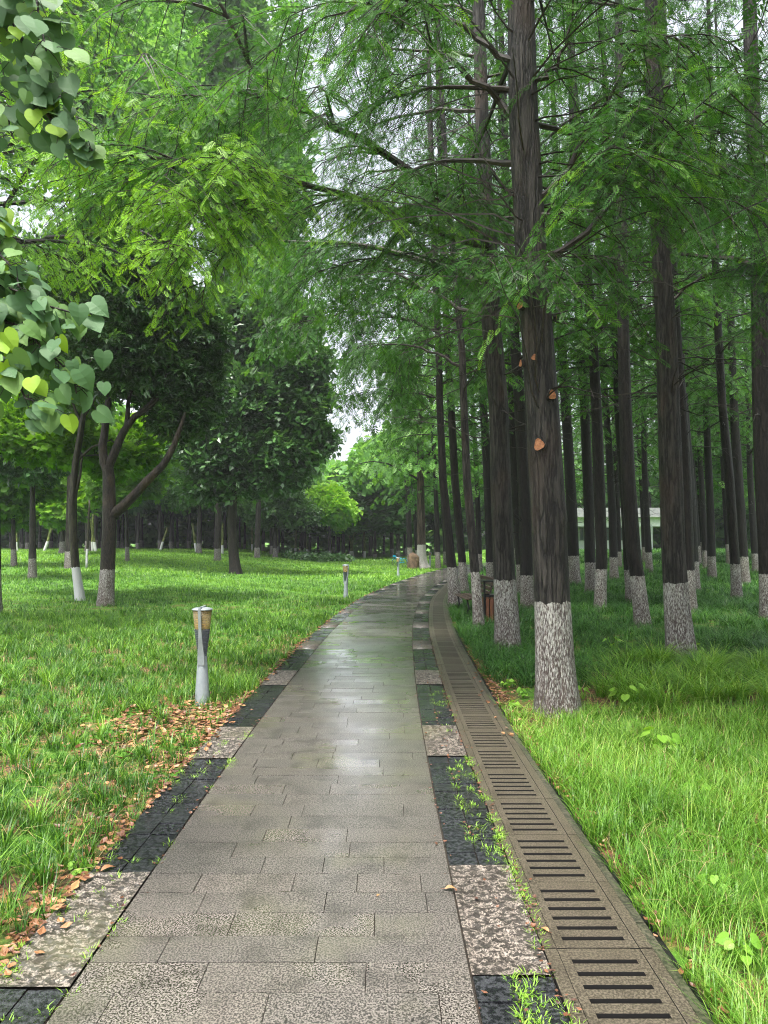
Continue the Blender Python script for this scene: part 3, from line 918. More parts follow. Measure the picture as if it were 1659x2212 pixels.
t4 = [(1310, 985, 30), (1206, 974, 20), (1040, 957, 17), (873, 950, 15), (740, 947, 14), (573, 940, 13), (300, 930, 12)]
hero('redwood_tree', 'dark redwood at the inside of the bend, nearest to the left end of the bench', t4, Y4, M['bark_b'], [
    ([(940, 715, 17.8), (903, 697, 17.8), (820, 675, 17.6), (753, 673, 17.4), (686, 690, 17.2), (620, 723, 17)], .05, dict(nsub=10, subl=1.6, hang=.5)),
    ([(945, 640, 17.8), (880, 610, 17.6), (800, 600, 17.4), (720, 570, 17.2), (640, 560, 17), (560, 580, 16.6)], .05, dict(nsub=10, subl=1.6, hang=.5)),
    ([(950, 860, 17.8), (900, 850, 17.9), (860, 850, 18), (830, 855, 18.2)], .03, dict(nsub=6, subl=1.2, hang=.6)),
], z0=5.0, nl=50, L0=2.3, seed=41, lod=1, sides=32, vb=.3, hang=.45)
hero('redwood_tree', 'dark redwood just right of the inside-bend trunk and half hidden by it', [(1262, 1004, 19), (1206, 998, 17), (1040, 983, 17), (873, 974, 16), (773, 968, 15), (573, 958, 14)], 22.5, M['bark_b'], [
    ([(968, 760, 22.5), (900, 735, 22.5), (850, 745, 22.5), (810, 765, 22.5)], .05, dict(nsub=9, subl=1.8, hang=.6)),
], z0=4.5, nl=50, L0=2.5, seed=42, lod=1, sides=28, vb=.3, hang=.5)

t6 = [(1420, 1473, 60), (1330, 1464, 54), (1245, 1458, 50), (1206, 1455, 48), (1040, 1450, 47), (873, 1444, 44), (706, 1439, 41), (550, 1428, 38), (300, 1417, 35), (150, 1413, 33), (0, 1408, 30)]
hero('redwood_tree', 'thick redwood behind the bright arching grass clump, with a tall flaking white foot', t6, Y6, M['bark_a'], [
    ([(1455, 660, 9.9), (1500, 610, 9.8), (1545, 585, 9.7), (1600, 560, 9.6), (1700, 555, 9.4)], .025, dict(nsub=5)),
    ([(1440, 560, 9.9), (1500, 470, 9.7), (1560, 380, 9.5), (1620, 300, 9.3), (1700, 220, 9.2)], .035, dict(nsub=7)),
    ([(1420, 420, 9.9), (1360, 380, 9.8), (1300, 360, 9.6), (1240, 350, 9.4)], .03, dict(nsub=5)),
], z0=5.6, nl=44, L0=3.4, seed=61, sides=56, vb=.30, fl=.22, lod=0)
t8 = [(1348, 1389, 33), (1241, 1376, 30), (1206, 1369, 30), (1040, 1357, 29), (873, 1350, 26), (706, 1346, 24), (400, 1342, 20), (250, 1338, 18)]
hero('redwood_tree', 'slim redwood midway between the scarred giant and the thick right-hand trunk', t8, Y8, M['bark_b'], [], z0=6.0, nl=44, L0=3.2, seed=81, lod=1, sides=36)
hero('redwood_tree', 'redwood touching the right side of the thick right-hand trunk, its foot further back', [(1318, 1490, 30), (1206, 1485, 27), (1040, 1481, 24), (873, 1472, 22), (740, 1462, 20), (400, 1445, 18)], 16.8, M['bark_b'], [], z0=6.5, nl=40, L0=3.2, seed=82, lod=1, sides=30)
hero('redwood_tree', 'tall redwood cut by the right edge of the picture', [(1316, 1662, 36), (1200, 1658, 36), (1040, 1650, 36), (873, 1644, 35), (573, 1640, 33), (400, 1634, 31), (200, 1624, 30)], 14.5, M['bark_b'], [], z0=6.5, nl=44, L0=3.4, seed=83, lod=1, sides=36)
hero('redwood_tree', 'slim redwood right of the scarred giant, in front of the white building', [(1315, 1296, 25), (1206, 1300, 24), (1040, 1294, 24), (873, 1288, 22), (706, 1279, 20), (573, 1268, 18), (400, 1254, 17), (150, 1237, 15)], 17.2, M['bark_b'], [], z0=6.5, nl=40, L0=3.0, seed=84, lod=1, sides=30)
hero('redwood_tree', 'redwood on the right with a short bright-topped white foot, alone in the dark grass', [(1295, 1592, 22), (1218, 1588, 20), (1040, 1576, 20), (873, 1560, 17), (706, 1551, 16), (545, 1545, 15)], 20., M['bark_b'], [], z0=6.5, nl=40, L0=3.2, seed=85, lod=1, sides=30)

# ------------------------------------------------------------------ forest of redwoods: protos then copies
def proto_redwood(seed, H=16., r0=.17, z0=5., nl=46, L0=2.6, lod=1, bark=None, lean=-.05):
    r = np.random.default_rng(seed)
    pts = [(lean * z + .05 * math.sin(z * .5 + seed), 0, z) for z in np.linspace(0, H, 9)]
    rad = [r0 * (1 - .9 * (z / H) ** 1.2) for z in np.linspace(0, H, 9)]
    t = MB(); cf, rf = bole(t, pts, rad, 22 if lod == 1 else 12, .05, .35, (), seed, 34 if lod == 1 else 16, 5)
    cr, br = Crown(), MB()
    Lf = lambda z, az: L0 * max(.15, 1 - max(0, z - z0 - 1.5) / (H - z0))
    kB = dict(ds=.22, lat=1.0, sp=.13, fs=.26, vb=.40, tipbright=.3, li=1, hang=.25) if lod == 1 else dict(ds=.42, lat=1.2, sp=.24, fs=.48, vb=.42, tipbright=.3, li=2, hang=.25, twigs=False)
    limbs_auto(cr, br, cf, rf, z0, H, nl, Lf, lod=1, r=r, **kB)
    deadtwigs(br, cf, rf, z0 * .35, z0 + 2, 26 if lod == 1 else 10, 1.3, r)
    root = empty('redwood_tree', (0, 0, 0), 'x', 'tree')
    t.build('trunk', bark, root, smooth=True); br.build('branches', M['bark_bare'], root)
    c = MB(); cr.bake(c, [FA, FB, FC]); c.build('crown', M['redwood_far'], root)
    return root
def copy_tree(o):
    r_ = o.copy(); C.objects.link(r_)
    for ch in list(o.children):
        c = ch.copy(); C.objects.link(c); c.parent = r_
    return r_
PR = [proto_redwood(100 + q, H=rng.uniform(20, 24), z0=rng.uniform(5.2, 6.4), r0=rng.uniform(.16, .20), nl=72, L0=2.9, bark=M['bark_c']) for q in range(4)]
PF = [proto_redwood(200 + q, H=rng.uniform(18, 23), z0=rng.uniform(4.0, 5.6), r0=rng.uniform(.16, .2), lod=2, nl=60, L0=3.2, bark=M['bark_c']) for q in range(3)]
used = set()
def put_redwood(px, Y, label, group, k=None, far=False, sc=1., pos=None):
    arr = PF if far else PR
    k = random.randrange(len(arr)) if k is None else k
    src = arr[k]
    o = src if (far, k) not in used else copy_tree(src)
    used.add((far, k))
    o.location = pos if pos is not None else on(px, Y)
    a = random.uniform(-.5, .5)
    o.rotation_euler = (0, 0, a)
    o.scale = (sc, sc, sc * random.uniform(.95, 1.1))
    return tag(o, label, 'tree', group)
G1 = 'redwoods inside the dark forest on the right'
named = [  # column of the foot, depth, scale, label
    (1278, 22.3, .95, 'thin redwood between the scarred giant and the slim trunk before the white building'),
    (1240, 26.4, 1.1, 'dark redwood standing close behind the right edge of the scarred giant'),
    (1362, 19.2, .95, 'redwood close behind the left edge of the slim middle redwood'),
    (1402, 34, .9, 'thin redwood left of the thick right-hand trunk, far back by the building'),
    (1338, 38, .8, 'thin leaning redwood in front of the recessed middle of the white building'),
    (1498, 24, 1., 'redwood with narrow white foot just right of the thick right-hand trunk'),
    (1606, 27, 1.1, 'dark redwood close behind the right side of the lone short-footed redwood'),
    (1128, 22, 1., 'dark redwood seen between the reddish redwood and the scarred giant'),
    (1142, 17.5, .9, 'slim dark redwood against the right side of the reddish redwood'),
    (1538, 30, .9, 'slim redwood halfway between the thick right-hand trunk and the lone short-footed one'),
    (1524, 36, .9, 'thin far redwood behind the gap right of the thick right-hand trunk'),
    (1632, 34, .9, 'thin redwood far back near the right edge of the picture'),
    (1063, 26, 1., 'dark redwood seen behind the waste bin'),
    (1450, 28, 1., 'redwood hidden mostly behind the thick right-hand trunk'),
]
taken = []
for q, (px, Y, s_, lb) in enumerate(named):
    o = put_redwood(px, Y, lb, G1, q % 4, False, s_); taken.append((o.location.x, o.location.y))
for hx in ((1.68, 6.85), (1.89, 10.86), (1.79, 13.4), (1.8, 17.8), (2.6, 22.5), (4.15, 9.9), (5.07, 13.9), (7.2, 16.8), (7.9, 14.5), (5.25, 17.2), (9.9, 20)): taken.append(hx)
for ii, Y in enumerate(np.arange(21, 84, 3.1)):
    for X in np.arange(2.0, .60 * Y + 4, 3.0):
        x = X + random.uniform(-.7, .7) + (ii % 2) * 1.5; y = Y + random.uniform(-.7, .7)
        if x - float(path_x(y)) < 2.6: continue
        if min((x - a) ** 2 + (y - b) ** 2 for a, b in taken) < 4.5: continue
        px = HX + x / y * F
        if px > 1760: continue
        if 50 < y < 76 and 9 < x < 32: continue
        if 1130 < px < 1440 and 30 < y < 64 and random.random() < .7: continue
        if 1080 < px < 1180 and y < 64 and y > 40 and random.random() < .5: continue
        taken.append((x, y))
        zone = ('between the path bend and the scarred giant' if px < 1200 else 'in front of the white building' if px < 1450 else 'right of the thick right-hand trunk')
        dep = 'in the middle depth' if y < 42 else 'far back'
        put_redwood(0, 0, 'dark narrow redwood %s, %s' % (dep, zone), 'dark redwoods %s, %s' % (dep, zone), None, y > 42, random.uniform(.85, 1.12), (x, y, float(gz(x, y))))

# redwoods further along the right side of the path and near the boulder
G2 = 'redwoods where the path bends out of sight'
for (px, Y, s_, lb, far) in (
    (886, 52, 1.25, 'dark straight redwood just left of the boulder, behind the turquoise bicycle', True),
    (901, 58, 1.0, 'dark redwood rising behind the boulder', True),
    (948, 44, 1.0, 'redwood with a white foot right of the flared trunk, before the path disappears', True),
    (963, 50, 1.0, 'thin redwood with white foot next to the inside-bend trunk', True),
    (1038, 40, 1.0, 'redwood with white foot seen just right of the slim leaning redwood', True),
    (1060, 36, .95, 'thin redwood with white foot left of the reddish redwood', True)):
    put_redwood(px, Y, lb, G2, None, far, s_)

for (X, Y) in ((4.2, 4.6), (6.6, 6.2), (8.6, 9.5), (10.5, 13.2), (4.4, .6), (7.4, 2.4), (10.2, 5.4), (3.4, -3.2), (6.4, -2.2), (9.6, .4), (13, 9), (12.6, 3), (4.4, -6.6), (8., -5.6), (2.9, -9.4), (6., -10), (14.6, 14.5), (15.5, 11.)):  # unseen rest of the forest, added to block low sky light
    put_redwood(0, 0, 'unseen redwood added outside the picture to block sky light', 'unseen redwoods added to block sky light', None, False, random.uniform(.95, 1.1), (X, Y, float(gz(X, Y))))
# flared trunk beside the boulder
root = empty('redwood_tree', on(911, 45), 'redwood with a wide flared white foot leaning on the boulder', 'tree', G2)
o = root.location
pts = [(o.x + q * -.012, o.y, o.z + q) for q in (0, .5, 1.2, 2.5, 5, 9, 15)]
t = MB(); cf, rf = bole(t, pts, [.40, .33, .28, .26, .23, .18, .05], 40, .09, .9, (), 5, 50, 8); t.build('trunk', M['bark_stump'], root, o, smooth=True)
cr, br = Crown(), MB()
limbs_auto(cr, br, cf, rf, 5.5, 15, 46, lambda z, az: 3.8 * max(.2, 1 - (z - 7) / 10), lod=1, r=rng, ds=.4, lat=1.3, sp=.22, fs=.45, vb=.6, tipbright=.3, li=2, hang=.4)
br.build('branches', M['bark_bare'], root, o); c = MB(); cr.bake(c, [FA, FB, FC]); c.build('crown', M['redwood_far'], root, o)

# ------------------------------------------------------------------ broadleaf trees
def lobes_fill(cr, lobes, n, sc, vb, r, nt=4, shell=.45, gapf=1.6, gapt=-.15, cx=None, topb=.2):
    vol = np.array([l[3] * l[4] + l[4] * l[5] + l[3] * l[5] for l in lobes]); cnt = (n * vol / vol.sum()).astype(int)
    for l, k in zip(lobes, cnt):
        d = r.normal(0, 1, (k * 3, 3)); d /= np.linalg.norm(d, axis=1)[:, None]
        rad = 1 - r.random(k * 3) ** 1.5 * shell
        lump = 1 + .16 * np.sin(d[:, 0] * 5 + l[0] * 3) * np.sin(d[:, 1] * 5 + l[1]) + .12 * np.sin(d[:, 2] * 9 + l[2] * 2 + d[:, 0] * 4)
        p = np.array(l[:3]) + d * (rad * lump)[:, None] * np.array(l[3:6])
        gsel = np.sin(p[:, 0] * gapf + 1.1 * l[0]) + np.sin(p[:, 1] * gapf * 1.1) + np.sin(p[:, 2] * gapf * 1.3 + l[2]) + r.normal(0, .5, len(p)) > gapt - .8
        p, d = p[gsel][:k], d[gsel][:k]; kk = len(p)
        xd = d * .8 + r.normal(0, .5, (kk, 3)) + np.array([0, 0, -.15])
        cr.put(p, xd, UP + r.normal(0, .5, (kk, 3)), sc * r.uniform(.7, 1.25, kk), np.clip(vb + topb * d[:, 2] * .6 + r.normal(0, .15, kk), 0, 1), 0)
        cr.li[-1] = r.integers(0, nt, kk)

def broadleaf(name, label, cat, group, foot_, lobes, stems, n, sc, leaf, lmat, bark, vb=.45, twigs=60, sides=20, seed=3, tr=.02, flare=.25, topb=.2, gapt=-.15, shell=.45, split=True):
    """stems: list of (points, radii); the first is the bole"""
    r = np.random.default_rng(seed)
    root = empty(name, foot_, label, cat, group)
    o = root.location
    t = MB()
    bole(t, stems[0][0], stems[0][1], sides, .04, flare, (), seed, 40, 5)
    t.build('trunk', bark, root, o, smooth=True)
    br = MB()
    for pp, rr in stems[1:]:
        q, Ln = resample(pp, 12); q[1:-1] += r.normal(0, .015 * Ln / 4, (10, 3))
        rad = np.interp(np.linspace(0, 1, 12), np.linspace(0, 1, len(rr)), rr)
        br.tube(q, rad, 12, cap=False)
    ends = [np.array(tuple(s_[0][-1])) for s_ in stems[1:]] or [np.array(tuple(stems[0][0][-1]))]
    for l in lobes:
        c_ = np.array(l[:3]); e = min(ends, key=lambda a: np.linalg.norm(a - c_))
        q, Ln = resample([e, (e + c_) / 2 + r.normal(0, .15, 3), c_], 8)
        br.tube(q, np.linspace(tr * 2.2, tr, 8), 6, cap=False)
        for k in range(max(2, int(twigs / len(lobes)))):
            d = unit(r.normal(0, 1, 3)); s_ = q[r.integers(2, 8)]; ee = c_ + d * np.array(l[3:6]) * .85
            tw = np.array([s_, (s_ + ee) / 2 + r.normal(0, .12, 3) + UP * .1, ee]); br.tube(tw, [tr * .8, tr * .5, tr * .15], 3, cap=False)
    br.build('branches', bark, root, o, smooth=True)
    cr = Crown(); lobes_fill(cr, lobes, n, sc, vb, r, len(leaf), topb=topb, gapt=gapt, shell=shell)
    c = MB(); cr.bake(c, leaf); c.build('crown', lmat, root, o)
    return root

def lob(x, y, Y, rx, ry, d=None, dy=0):
    """lobe centred on a picture column/row at depth Y, radii in picture pixels"""
    p = P(x, y, Y + dy); k = Y / F
    return (p.x, p.y, p.z, rx * k, (d if d else (rx + ry) / 2 * k), ry * k)

# forked tree on the left lawn
f1 = foot(228, 1310); Y = f1.y
def S(pts, rs): return ([P(*q) for q in pts], [q / F * Y for q in rs])
st = [S([(228, 1312, Y), (232, 1240, Y), (236, 1150, Y), (236, 1110, Y), (235, 1030, Y), (232, 1005, Y)], [17, 15.5, 14.5, 14, 12.5, 11]),
      S([(233, 1020, Y), (222, 990, Y), (222, 950, Y), (231, 905, Y), (234, 860, Y), (240, 800, Y)], [10, 9, 8, 7, 6, 4]),
      S([(232, 1015, Y), (245, 985, Y), (266, 935, Y), (285, 905, Y), (318, 880, Y), (345, 850, Y)], [10, 9, 8, 7, 5, 3]),
      S([(272, 928, Y), (276, 895, Y), (278, 860, Y), (290, 830, Y)], [6, 5, 4, 3]),
      S([(286, 905, Y), (305, 895, Y), (335, 870, Y), (350, 850, Y)], [5, 4, 3, 2]),
      S([(243, 1112, Y), (275, 1085, Y), (312, 1045, Y), (350, 1005, Y), (370, 975, Y), (385, 940, Y), (400, 890, Y)], [12, 10.5, 9.5, 8.5, 7, 5.5, 3])]
lb_ = [lob(250, 760, Y, 95, 90), lob(350, 800, Y, 85, 75, dy=.6), lob(300, 640, Y, 110, 100), lob(200, 620, Y, 90, 90, dy=.8), lob(405, 720, Y, 75, 90, dy=.8),
       lob(385, 880, Y, 60, 60, dy=.8), lob(430, 850, Y, 45, 70, dy=1.3), lob(270, 520, Y, 120, 80), lob(130, 700, Y, 60, 80, dy=1)]
broadleaf('camphor_tree', 'forked dark tree on the left lawn with a long low limb reaching right', 'tree', None, f1, lb_, st, 9500, .36, BA, M['camphor'], M['bark_l1'], vb=.42, twigs=160, sides=36, seed=5, tr=.022)
# slim neighbour with a white foot
f2 = foot(172, 1297); Y = f2.y
st = [S([(174, 1299, Y), (163, 1220, Y), (158, 1150, Y), (156, 1085, Y), (158, 1070, Y), (163, 1000, Y), (175, 930, Y), (186, 860, Y)], [10.5, 8.5, 8, 9, 7.5, 7, 6.5, 4]),
      S([(160, 1078, Y), (172, 1030, Y), (178, 985, Y)], [4, 3, 2]), S([(178, 920, Y), (160, 880, Y), (150, 840, Y)], [4, 3, 2]), S([(172, 990, Y), (200, 965, Y), (240, 950, Y)], [3, 2.4, 1.5]),
      S([(180, 900, Y), (205, 860, Y), (215, 820, Y)], [4, 3, 2])]
broadleaf('maple_tree', 'slim greenish tree left of the forked tree, with a smooth grey-white foot', 'tree', None, f2,
          [lob(150, 960, Y, 90, 40, dy=1), lob(60, 930, Y, 90, 60, dy=1.5), lob(230, 985, Y, 60, 45, dy=2), lob(120, 850, Y, 100, 60, dy=1), lob(300, 960, Y, 55, 60, dy=3)],
          st, 2300, .38, MA, M['maple'], M['bark_l2'], vb=.45, twigs=60, sides=26, seed=6, flare=.15, tr=.014)
# dark camphor in the middle of the lawn
f3 = foot(508, 1240); Y = f3.y
st = [S([(510, 1241, Y), (505, 1200, Y), (501, 1130, Y), (502, 1060, Y), (508, 1000, Y), (515, 930, Y), (530, 850, Y)], [13, 11, 10, 9.5, 8, 6, 4]),
      S([(503, 1060, Y), (470, 1010, Y), (440, 960, Y)], [5, 4, 2]), S([(508, 1010, Y), (560, 960, Y), (600, 930, Y)], [5, 4, 2])]
lb_ = [lob(600, 970, Y, 85, 60), lob(650, 900, Y, 80, 45), lob(640, 800, Y, 85, 60), lob(560, 860, Y, 100, 90), lob(480, 960, Y, 95, 75), lob(430, 880, Y, 80, 90), lob(560, 740, Y, 90, 75),
       lob(620, 700, Y, 70, 45), lob(480, 1050, Y, 80, 30), lob(590, 1030, Y, 60, 28), lob(690, 950, Y, 38, 34), lob(500, 700, Y, 90, 80), lob(680, 840, Y, 50, 34)]
broadleaf('camphor_tree', 'big dark rounded tree alone in the middle of the lawn', 'tree', None, f3, lb_, st, 15000, .62, BB, M['camphor'], M['bark_bare'], vb=.45, twigs=120, sides=28, seed=7, tr=.03, shell=.6)

# dense evergreen behind the dark tree (mid green band under it) and trees at the far side of the lawn
rr_ = np.random.default_rng(55)
def far_tree(name, label, group, px, Y, top, bot, halfw, n, sc, lm, vb, leaf=BC, bark='bark_far', nl=5, seed=0, tw=.22, wash=True, foot_=None, cat='tree', topb=.25):
    r = np.random.default_rng(seed)
    f = foot_ if foot_ is not None else on(px, Y); k = Y / F
    z1 = CAMZ + (HY - bot) * k; z2 = CAMZ + (HY - top) * k
    lean = r.uniform(-.03, .03)
    pts = [(f.x + lean * q, Y, f.z + q) for q in np.linspace(0, (z1 + z2) / 2 - f.z, 5)]
    lobes = []
    hw = halfw * k; hh = (z2 - z1) / 2
    for q in range(nl):
        a = q / nl * 6.28 + r.random(); tt = r.uniform(-.55, .6)
        lobes.append((f.x + math.cos(a) * hw * .45, Y + math.sin(a) * hw * .45, (z1 + z2) / 2 + tt * hh * .8, hw * r.uniform(.45, .7), hw * r.uniform(.45, .7), hh * r.uniform(.35, .5)))
    lobes.append((f.x, Y, (z1 + z2) / 2 + hh * .35, hw * .6, hw * .6, hh * .6))
    return broadleaf(name, label, cat, group, f, lobes, [(pts, np.linspace(tw, tw * .4, 5))], n, sc, leaf, lm, M[bark], vb, 16, 14, seed, .03, topb=topb)

far_tree('bushy_tree', 'low bright yellow-green bushy tree at the far end of the lawn', None, 712, 66, 1052, 1150, 52, 3000, .55, M['bushy'], .62, nl=5, seed=301, tw=.17)
# its lower skirt
o_ = bpy.data.objects[-1]
far_tree('soft_tree', 'pale rounded tree rising highest behind the bright bushy tree', 'far side trees', 720, 98, 1003, 1120, 75, 1900, 1.1, M['soft'], .65, seed=302)
far_tree('soft_tree', 'light green tree between the bright bushy tree and the boulder', 'far side trees', 800, 86, 1062, 1150, 55, 1900, .85, M['soft'], .70, seed=303)
far_tree('soft_tree', 'broad light green tree behind the boulder and bicycle', 'far side trees', 860, 84, 1015, 1140, 70, 2300, .85, M['soft'], .66, seed=304)
far_tree('soft_tree', 'green tree behind the left side of the bright bushy tree', 'far side trees', 650, 84, 1035, 1150, 70, 2000, .85, M['soft'], .5, seed=305)
far_tree('camphor_tree', 'mid green tree filling the space right of the lone dark trunk', 'far side trees', 595, 62, 1035, 1150, 85, 3600, .6, M['camphor'], .75, seed=306, leaf=BB)
far_tree('camphor_tree', 'glossy green tree filling the space left of the lone dark trunk', 'far side trees', 430, 58, 985, 1125, 85, 3600, .6, M['camphor'], .72, seed=307, leaf=BB)
far_tree('soft_tree', 'pale feathery tree between the forked tree and the lone dark tree', 'far side trees', 370, 72, 960, 1120, 60, 2200, .8, M['soft'], .75, seed=308)
far_tree('maple_tree', 'yellow-green maple directly behind the forked tree', 'far side trees', 275, 40, 930, 1110, 100, 2600, .62, M['maple'], .6, seed=309, leaf=MA, bark='bark_far', tw=.12)
far_tree('maple_tree', 'yellow-green maple with a mottled trunk at the far left of the lawn edge', 'far side trees', 137, 46, 990, 1150, 75, 1900, .62, M['maple'], .62, seed=310, leaf=MA, tw=.26)
far_tree('maple_tree', 'yellow-green maple at the left edge of the picture', 'far side trees', 30, 34, 960, 1150, 90, 2400, .6, M['maple'], .45, seed=311, leaf=MA, tw=.14)
far_tree('camphor_tree', 'dark leafy tree low behind the heart-shaped leaves', 'far side trees', 70, 28, 850, 1080, 110, 6500, .42, M['camphor'], .35, seed=312, leaf=BB, tw=.16)
far_tree('camphor_tree', 'tall dark tree behind the forked tree, filling the upper left', 'tall trees behind the left lawn', 190, 52, 480, 930, 190, 9000, .85, M['camphor'], .5, seed=313, leaf=BB, nl=9)
far_tree('soft_tree', 'very tall pale leafy tree filling the upper left corner', 'tall trees behind the left lawn', 150, 34, -250, 520, 260, 11000, .6, M['soft'], .5, seed=314, leaf=BB, nl=11)
far_tree('soft_tree', 'tall pale leafy tree beside the upper left corner tree, over the lone dark crown', 'tall trees behind the left lawn', 470, 46, -220, 760, 200, 12000, .75, M['soft'], .42, seed=315, leaf=BB, nl=10)
far_tree('camphor_tree', 'tall grey-green tree whose edge borders the gap of sky', 'tall trees behind the left lawn', 555, 56, 200, 800, 105, 7500, .85, M['soft'], .38, seed=316, leaf=BB, nl=8)

# wood beyond the lawn
n_ = 0
BL = []
for q in range(4):
    t_ = far_tree('broadleaf_tree', 'x', None, 829.5, 80., 1172 - 200, 1172 - 52, 70 + 8 * q, 1500, 1.1, M['soft'] if q % 2 else M['camphor'], .5, seed=330 + q, tw=.2, foot_=Vector((0, 80, 0)))
    t_.location = (0, 0, 0); BL.append(t_)
ub = set()
for row, (Y0, sp) in enumerate(((72, 3.2), (77, 3.2), (82, 3.4), (90, 4.0), (99, 5.))):
    for X in np.arange(-.6 * Y0, 22, sp):
        x = X + random.uniform(-1, 1); y = Y0 + random.uniform(-1.6, 1.6)
        if x > 2 and y < 85: continue
        left = x < -.12 * y
        if left and row == 0: y -= 6 * min(1, (-x) / 30)
        k = random.randrange(4); src = BL[k]
        if k in ub: o = copy_tree(src)
        else: o = src; ub.add(k)
        px = HX + x / y * F
        wh = 'left of the forked tree' if px < 228 else 'between forked tree and lone dark trunk' if px < 500 else 'between lone dark trunk and bushy tree' if px < 680 else 'right of the bright bushy tree'
        rw = 'at the edge of' if row < 2 else 'deep inside'
        s_ = random.uniform(.75, 1.2); low = .62 if 640 < px < 830 else 1.
        o.location = (x, y, float(gz(x, y))); o.rotation_euler = (0, 0, random.random() * 6.28); o.scale = (s_, s_, (.9 if low < 1 else s_ * random.uniform(.9, 1.15)) * low)
        tag(o, 'dark trunk %s the far wood, %s' % (rw, wh), 'tree', 'trunks %s the far wood, %s' % (rw, wh))
        n_ += 1
# slim whitewashed trunks on the far edge of the lawn
def slim(name, label, cat, group, x0, y0, x1, y1, rad, mat, Y=None):
    f = foot(x0, y0) if Y is None else on(x0, Y)
    top = P(x1, y1, f.y)
    root = empty(name, f, label, cat, group)
    m = MB(); q, Ln = resample([f - Vector((0, 0, .1)), top], 10); q[1:-1] += rng.normal(0, .01, (8, 3))
    m.tube(q, np.linspace(rad, rad * .7, 10), 12); m.build('pole', mat, root, f, smooth=True)
    return root
GP = 'leaning support poles with white feet along the far edge of the lawn'
for (x0, x1, y1, lb) in (
    (345, 362, 1140, 'leaning yellow-green support pole standing alone left of the lone dark trunk'),
    (208, 192, 1105, 'leaning support pole with white foot just left of the forked trunk'),
    (95, 118, 1120, 'leaning support pole with white foot left of the mottled trunk'),
    (142, 158, 1120, 'support pole close beside the mottled trunk with a white foot'),
    (199, 201, 1110, 'upright pale support pole behind the gap left of the forked trunk'),
    (36, 34, 1120, 'thin support pole with white foot near the left edge'),
    (424, 416, 1130, 'support pole with white foot left of the lone dark trunk'),
    (480, 481, 1130, 'thin support pole just left of the lone dark trunk'),
    (545, 544, 1120, 'support pole with white foot just right of the lone dark trunk'),
    (599, 598, 1125, 'straight support pole with white foot between the lone trunk and the bushy tree'),
    (637, 641, 1125, 'support pole with white foot at the left side of the bushy tree'),
    (664, 660, 1140, 'short leaning support pole under the left of the bushy tree'),
    (755, 765, 1150, 'right-leaning pole of the crossed pair right of the bushy tree'),
    (764, 753, 1150, 'left-leaning pole of the crossed pair right of the bushy tree'),
    (788, 786, 1120, 'support pole with white foot right of the crossed pair'),
    (812, 808, 1110, 'tall leaning support pole between the crossed pair and the bicycle')):
    base = 1196 if x0 > 300 else 1192
    slim('support_pole', lb, 'pole', GP, x0, base + (3 if x0 > 600 else 0), x1, y1, .11 if x0 < 560 else .13, M['prop'], Y=52 if x0 < 300 else (60 if x0 < 500 else 74))
slim('support_pole', 'thin green pole standing in the lawn between the two nearest left trunks', 'pole', GP, 187, 1228, 193, 1080, .06, M['bark_l2'])

# tall redwoods on the left whose trunks stand outside the picture
def offtree(label, X, Y, z0, H, L0, vb, seed, nl=50, sector=None, lod=1):
    r = np.random.default_rng(seed)
    f = Vector((X, Y, float(gz(X, Y))))
    root = empty('redwood_tree', f, label, 'tree', 'redwoods left of the lawn reaching into the picture')
    pts = [(f.x, f.y, f.z + q) for q in np.linspace(0, H, 8)]
    t = MB(); cf, rf = bole(t, pts, np.linspace(.22, .04, 8), 24, .04, .3, (), seed, 40); t.build('trunk', M['bark_b'], root, f, smooth=True)
    cr, br = Crown(), MB()
    limbs_auto(cr, br, cf, rf, z0, H, nl, lambda z, az: L0 * max(.2, 1 - (z - z0) / (H - z0) * .9), r=r, lod=1, sector=sector, ds=.16, lat=1.0, sp=.10, fs=.19, vb=vb, tipbright=.35, li=1, hang=.15)
    br.build('branches', M['bark_bare'], root, f); c = MB(); cr.bake(c, [FA, FB, FC]); c.build('crown', M['redwood'], root, f)
offtree('redwood outside the left edge whose bright drooping twigs hang over the lawn', -7.6, 11.2, 6.0, 16, 4.4, .75, 401, nl=60)
offtree('redwood further back on the left whose crown fills the top of the picture', -8.6, 15.5, 7.2, 20, 5.4, .62, 402, nl=66)

# ------------------------------------------------------------------ far wood mass behind the last counted trunks
cr = Crown()
for (n, y0, y1, x0, x1, z0, z1) in ((5200, 104, 116, -80, 40, 0, 11), (2600, 84, 92, 14, 62, 0, 10), (1500, 100, 112, -80, -20, 0, 14)):
    p = np.stack([rng.uniform(x0, x1, n), rng.uniform(y0, y1, n), z0 + (z1 - z0) * rng.random(n) ** .8], -1)
    cr.put(p, rng.normal(0, 1, (n, 3)) * [1, 1, .5], UP + rng.normal(0, .5, (n, 3)), rng.uniform(1.3, 2.2, n), np.clip(.62 + rng.normal(0, .17, n), 0, 1), 0)
    cr.li[-1] = rng.integers(0, 4, n)
mb = MB(); cr.bake(mb, BC)
tag(mb.build('far_wood', M['soft']), 'dense mass of green undergrowth and trees behind all the trunks', 'wood', kind='stuff')

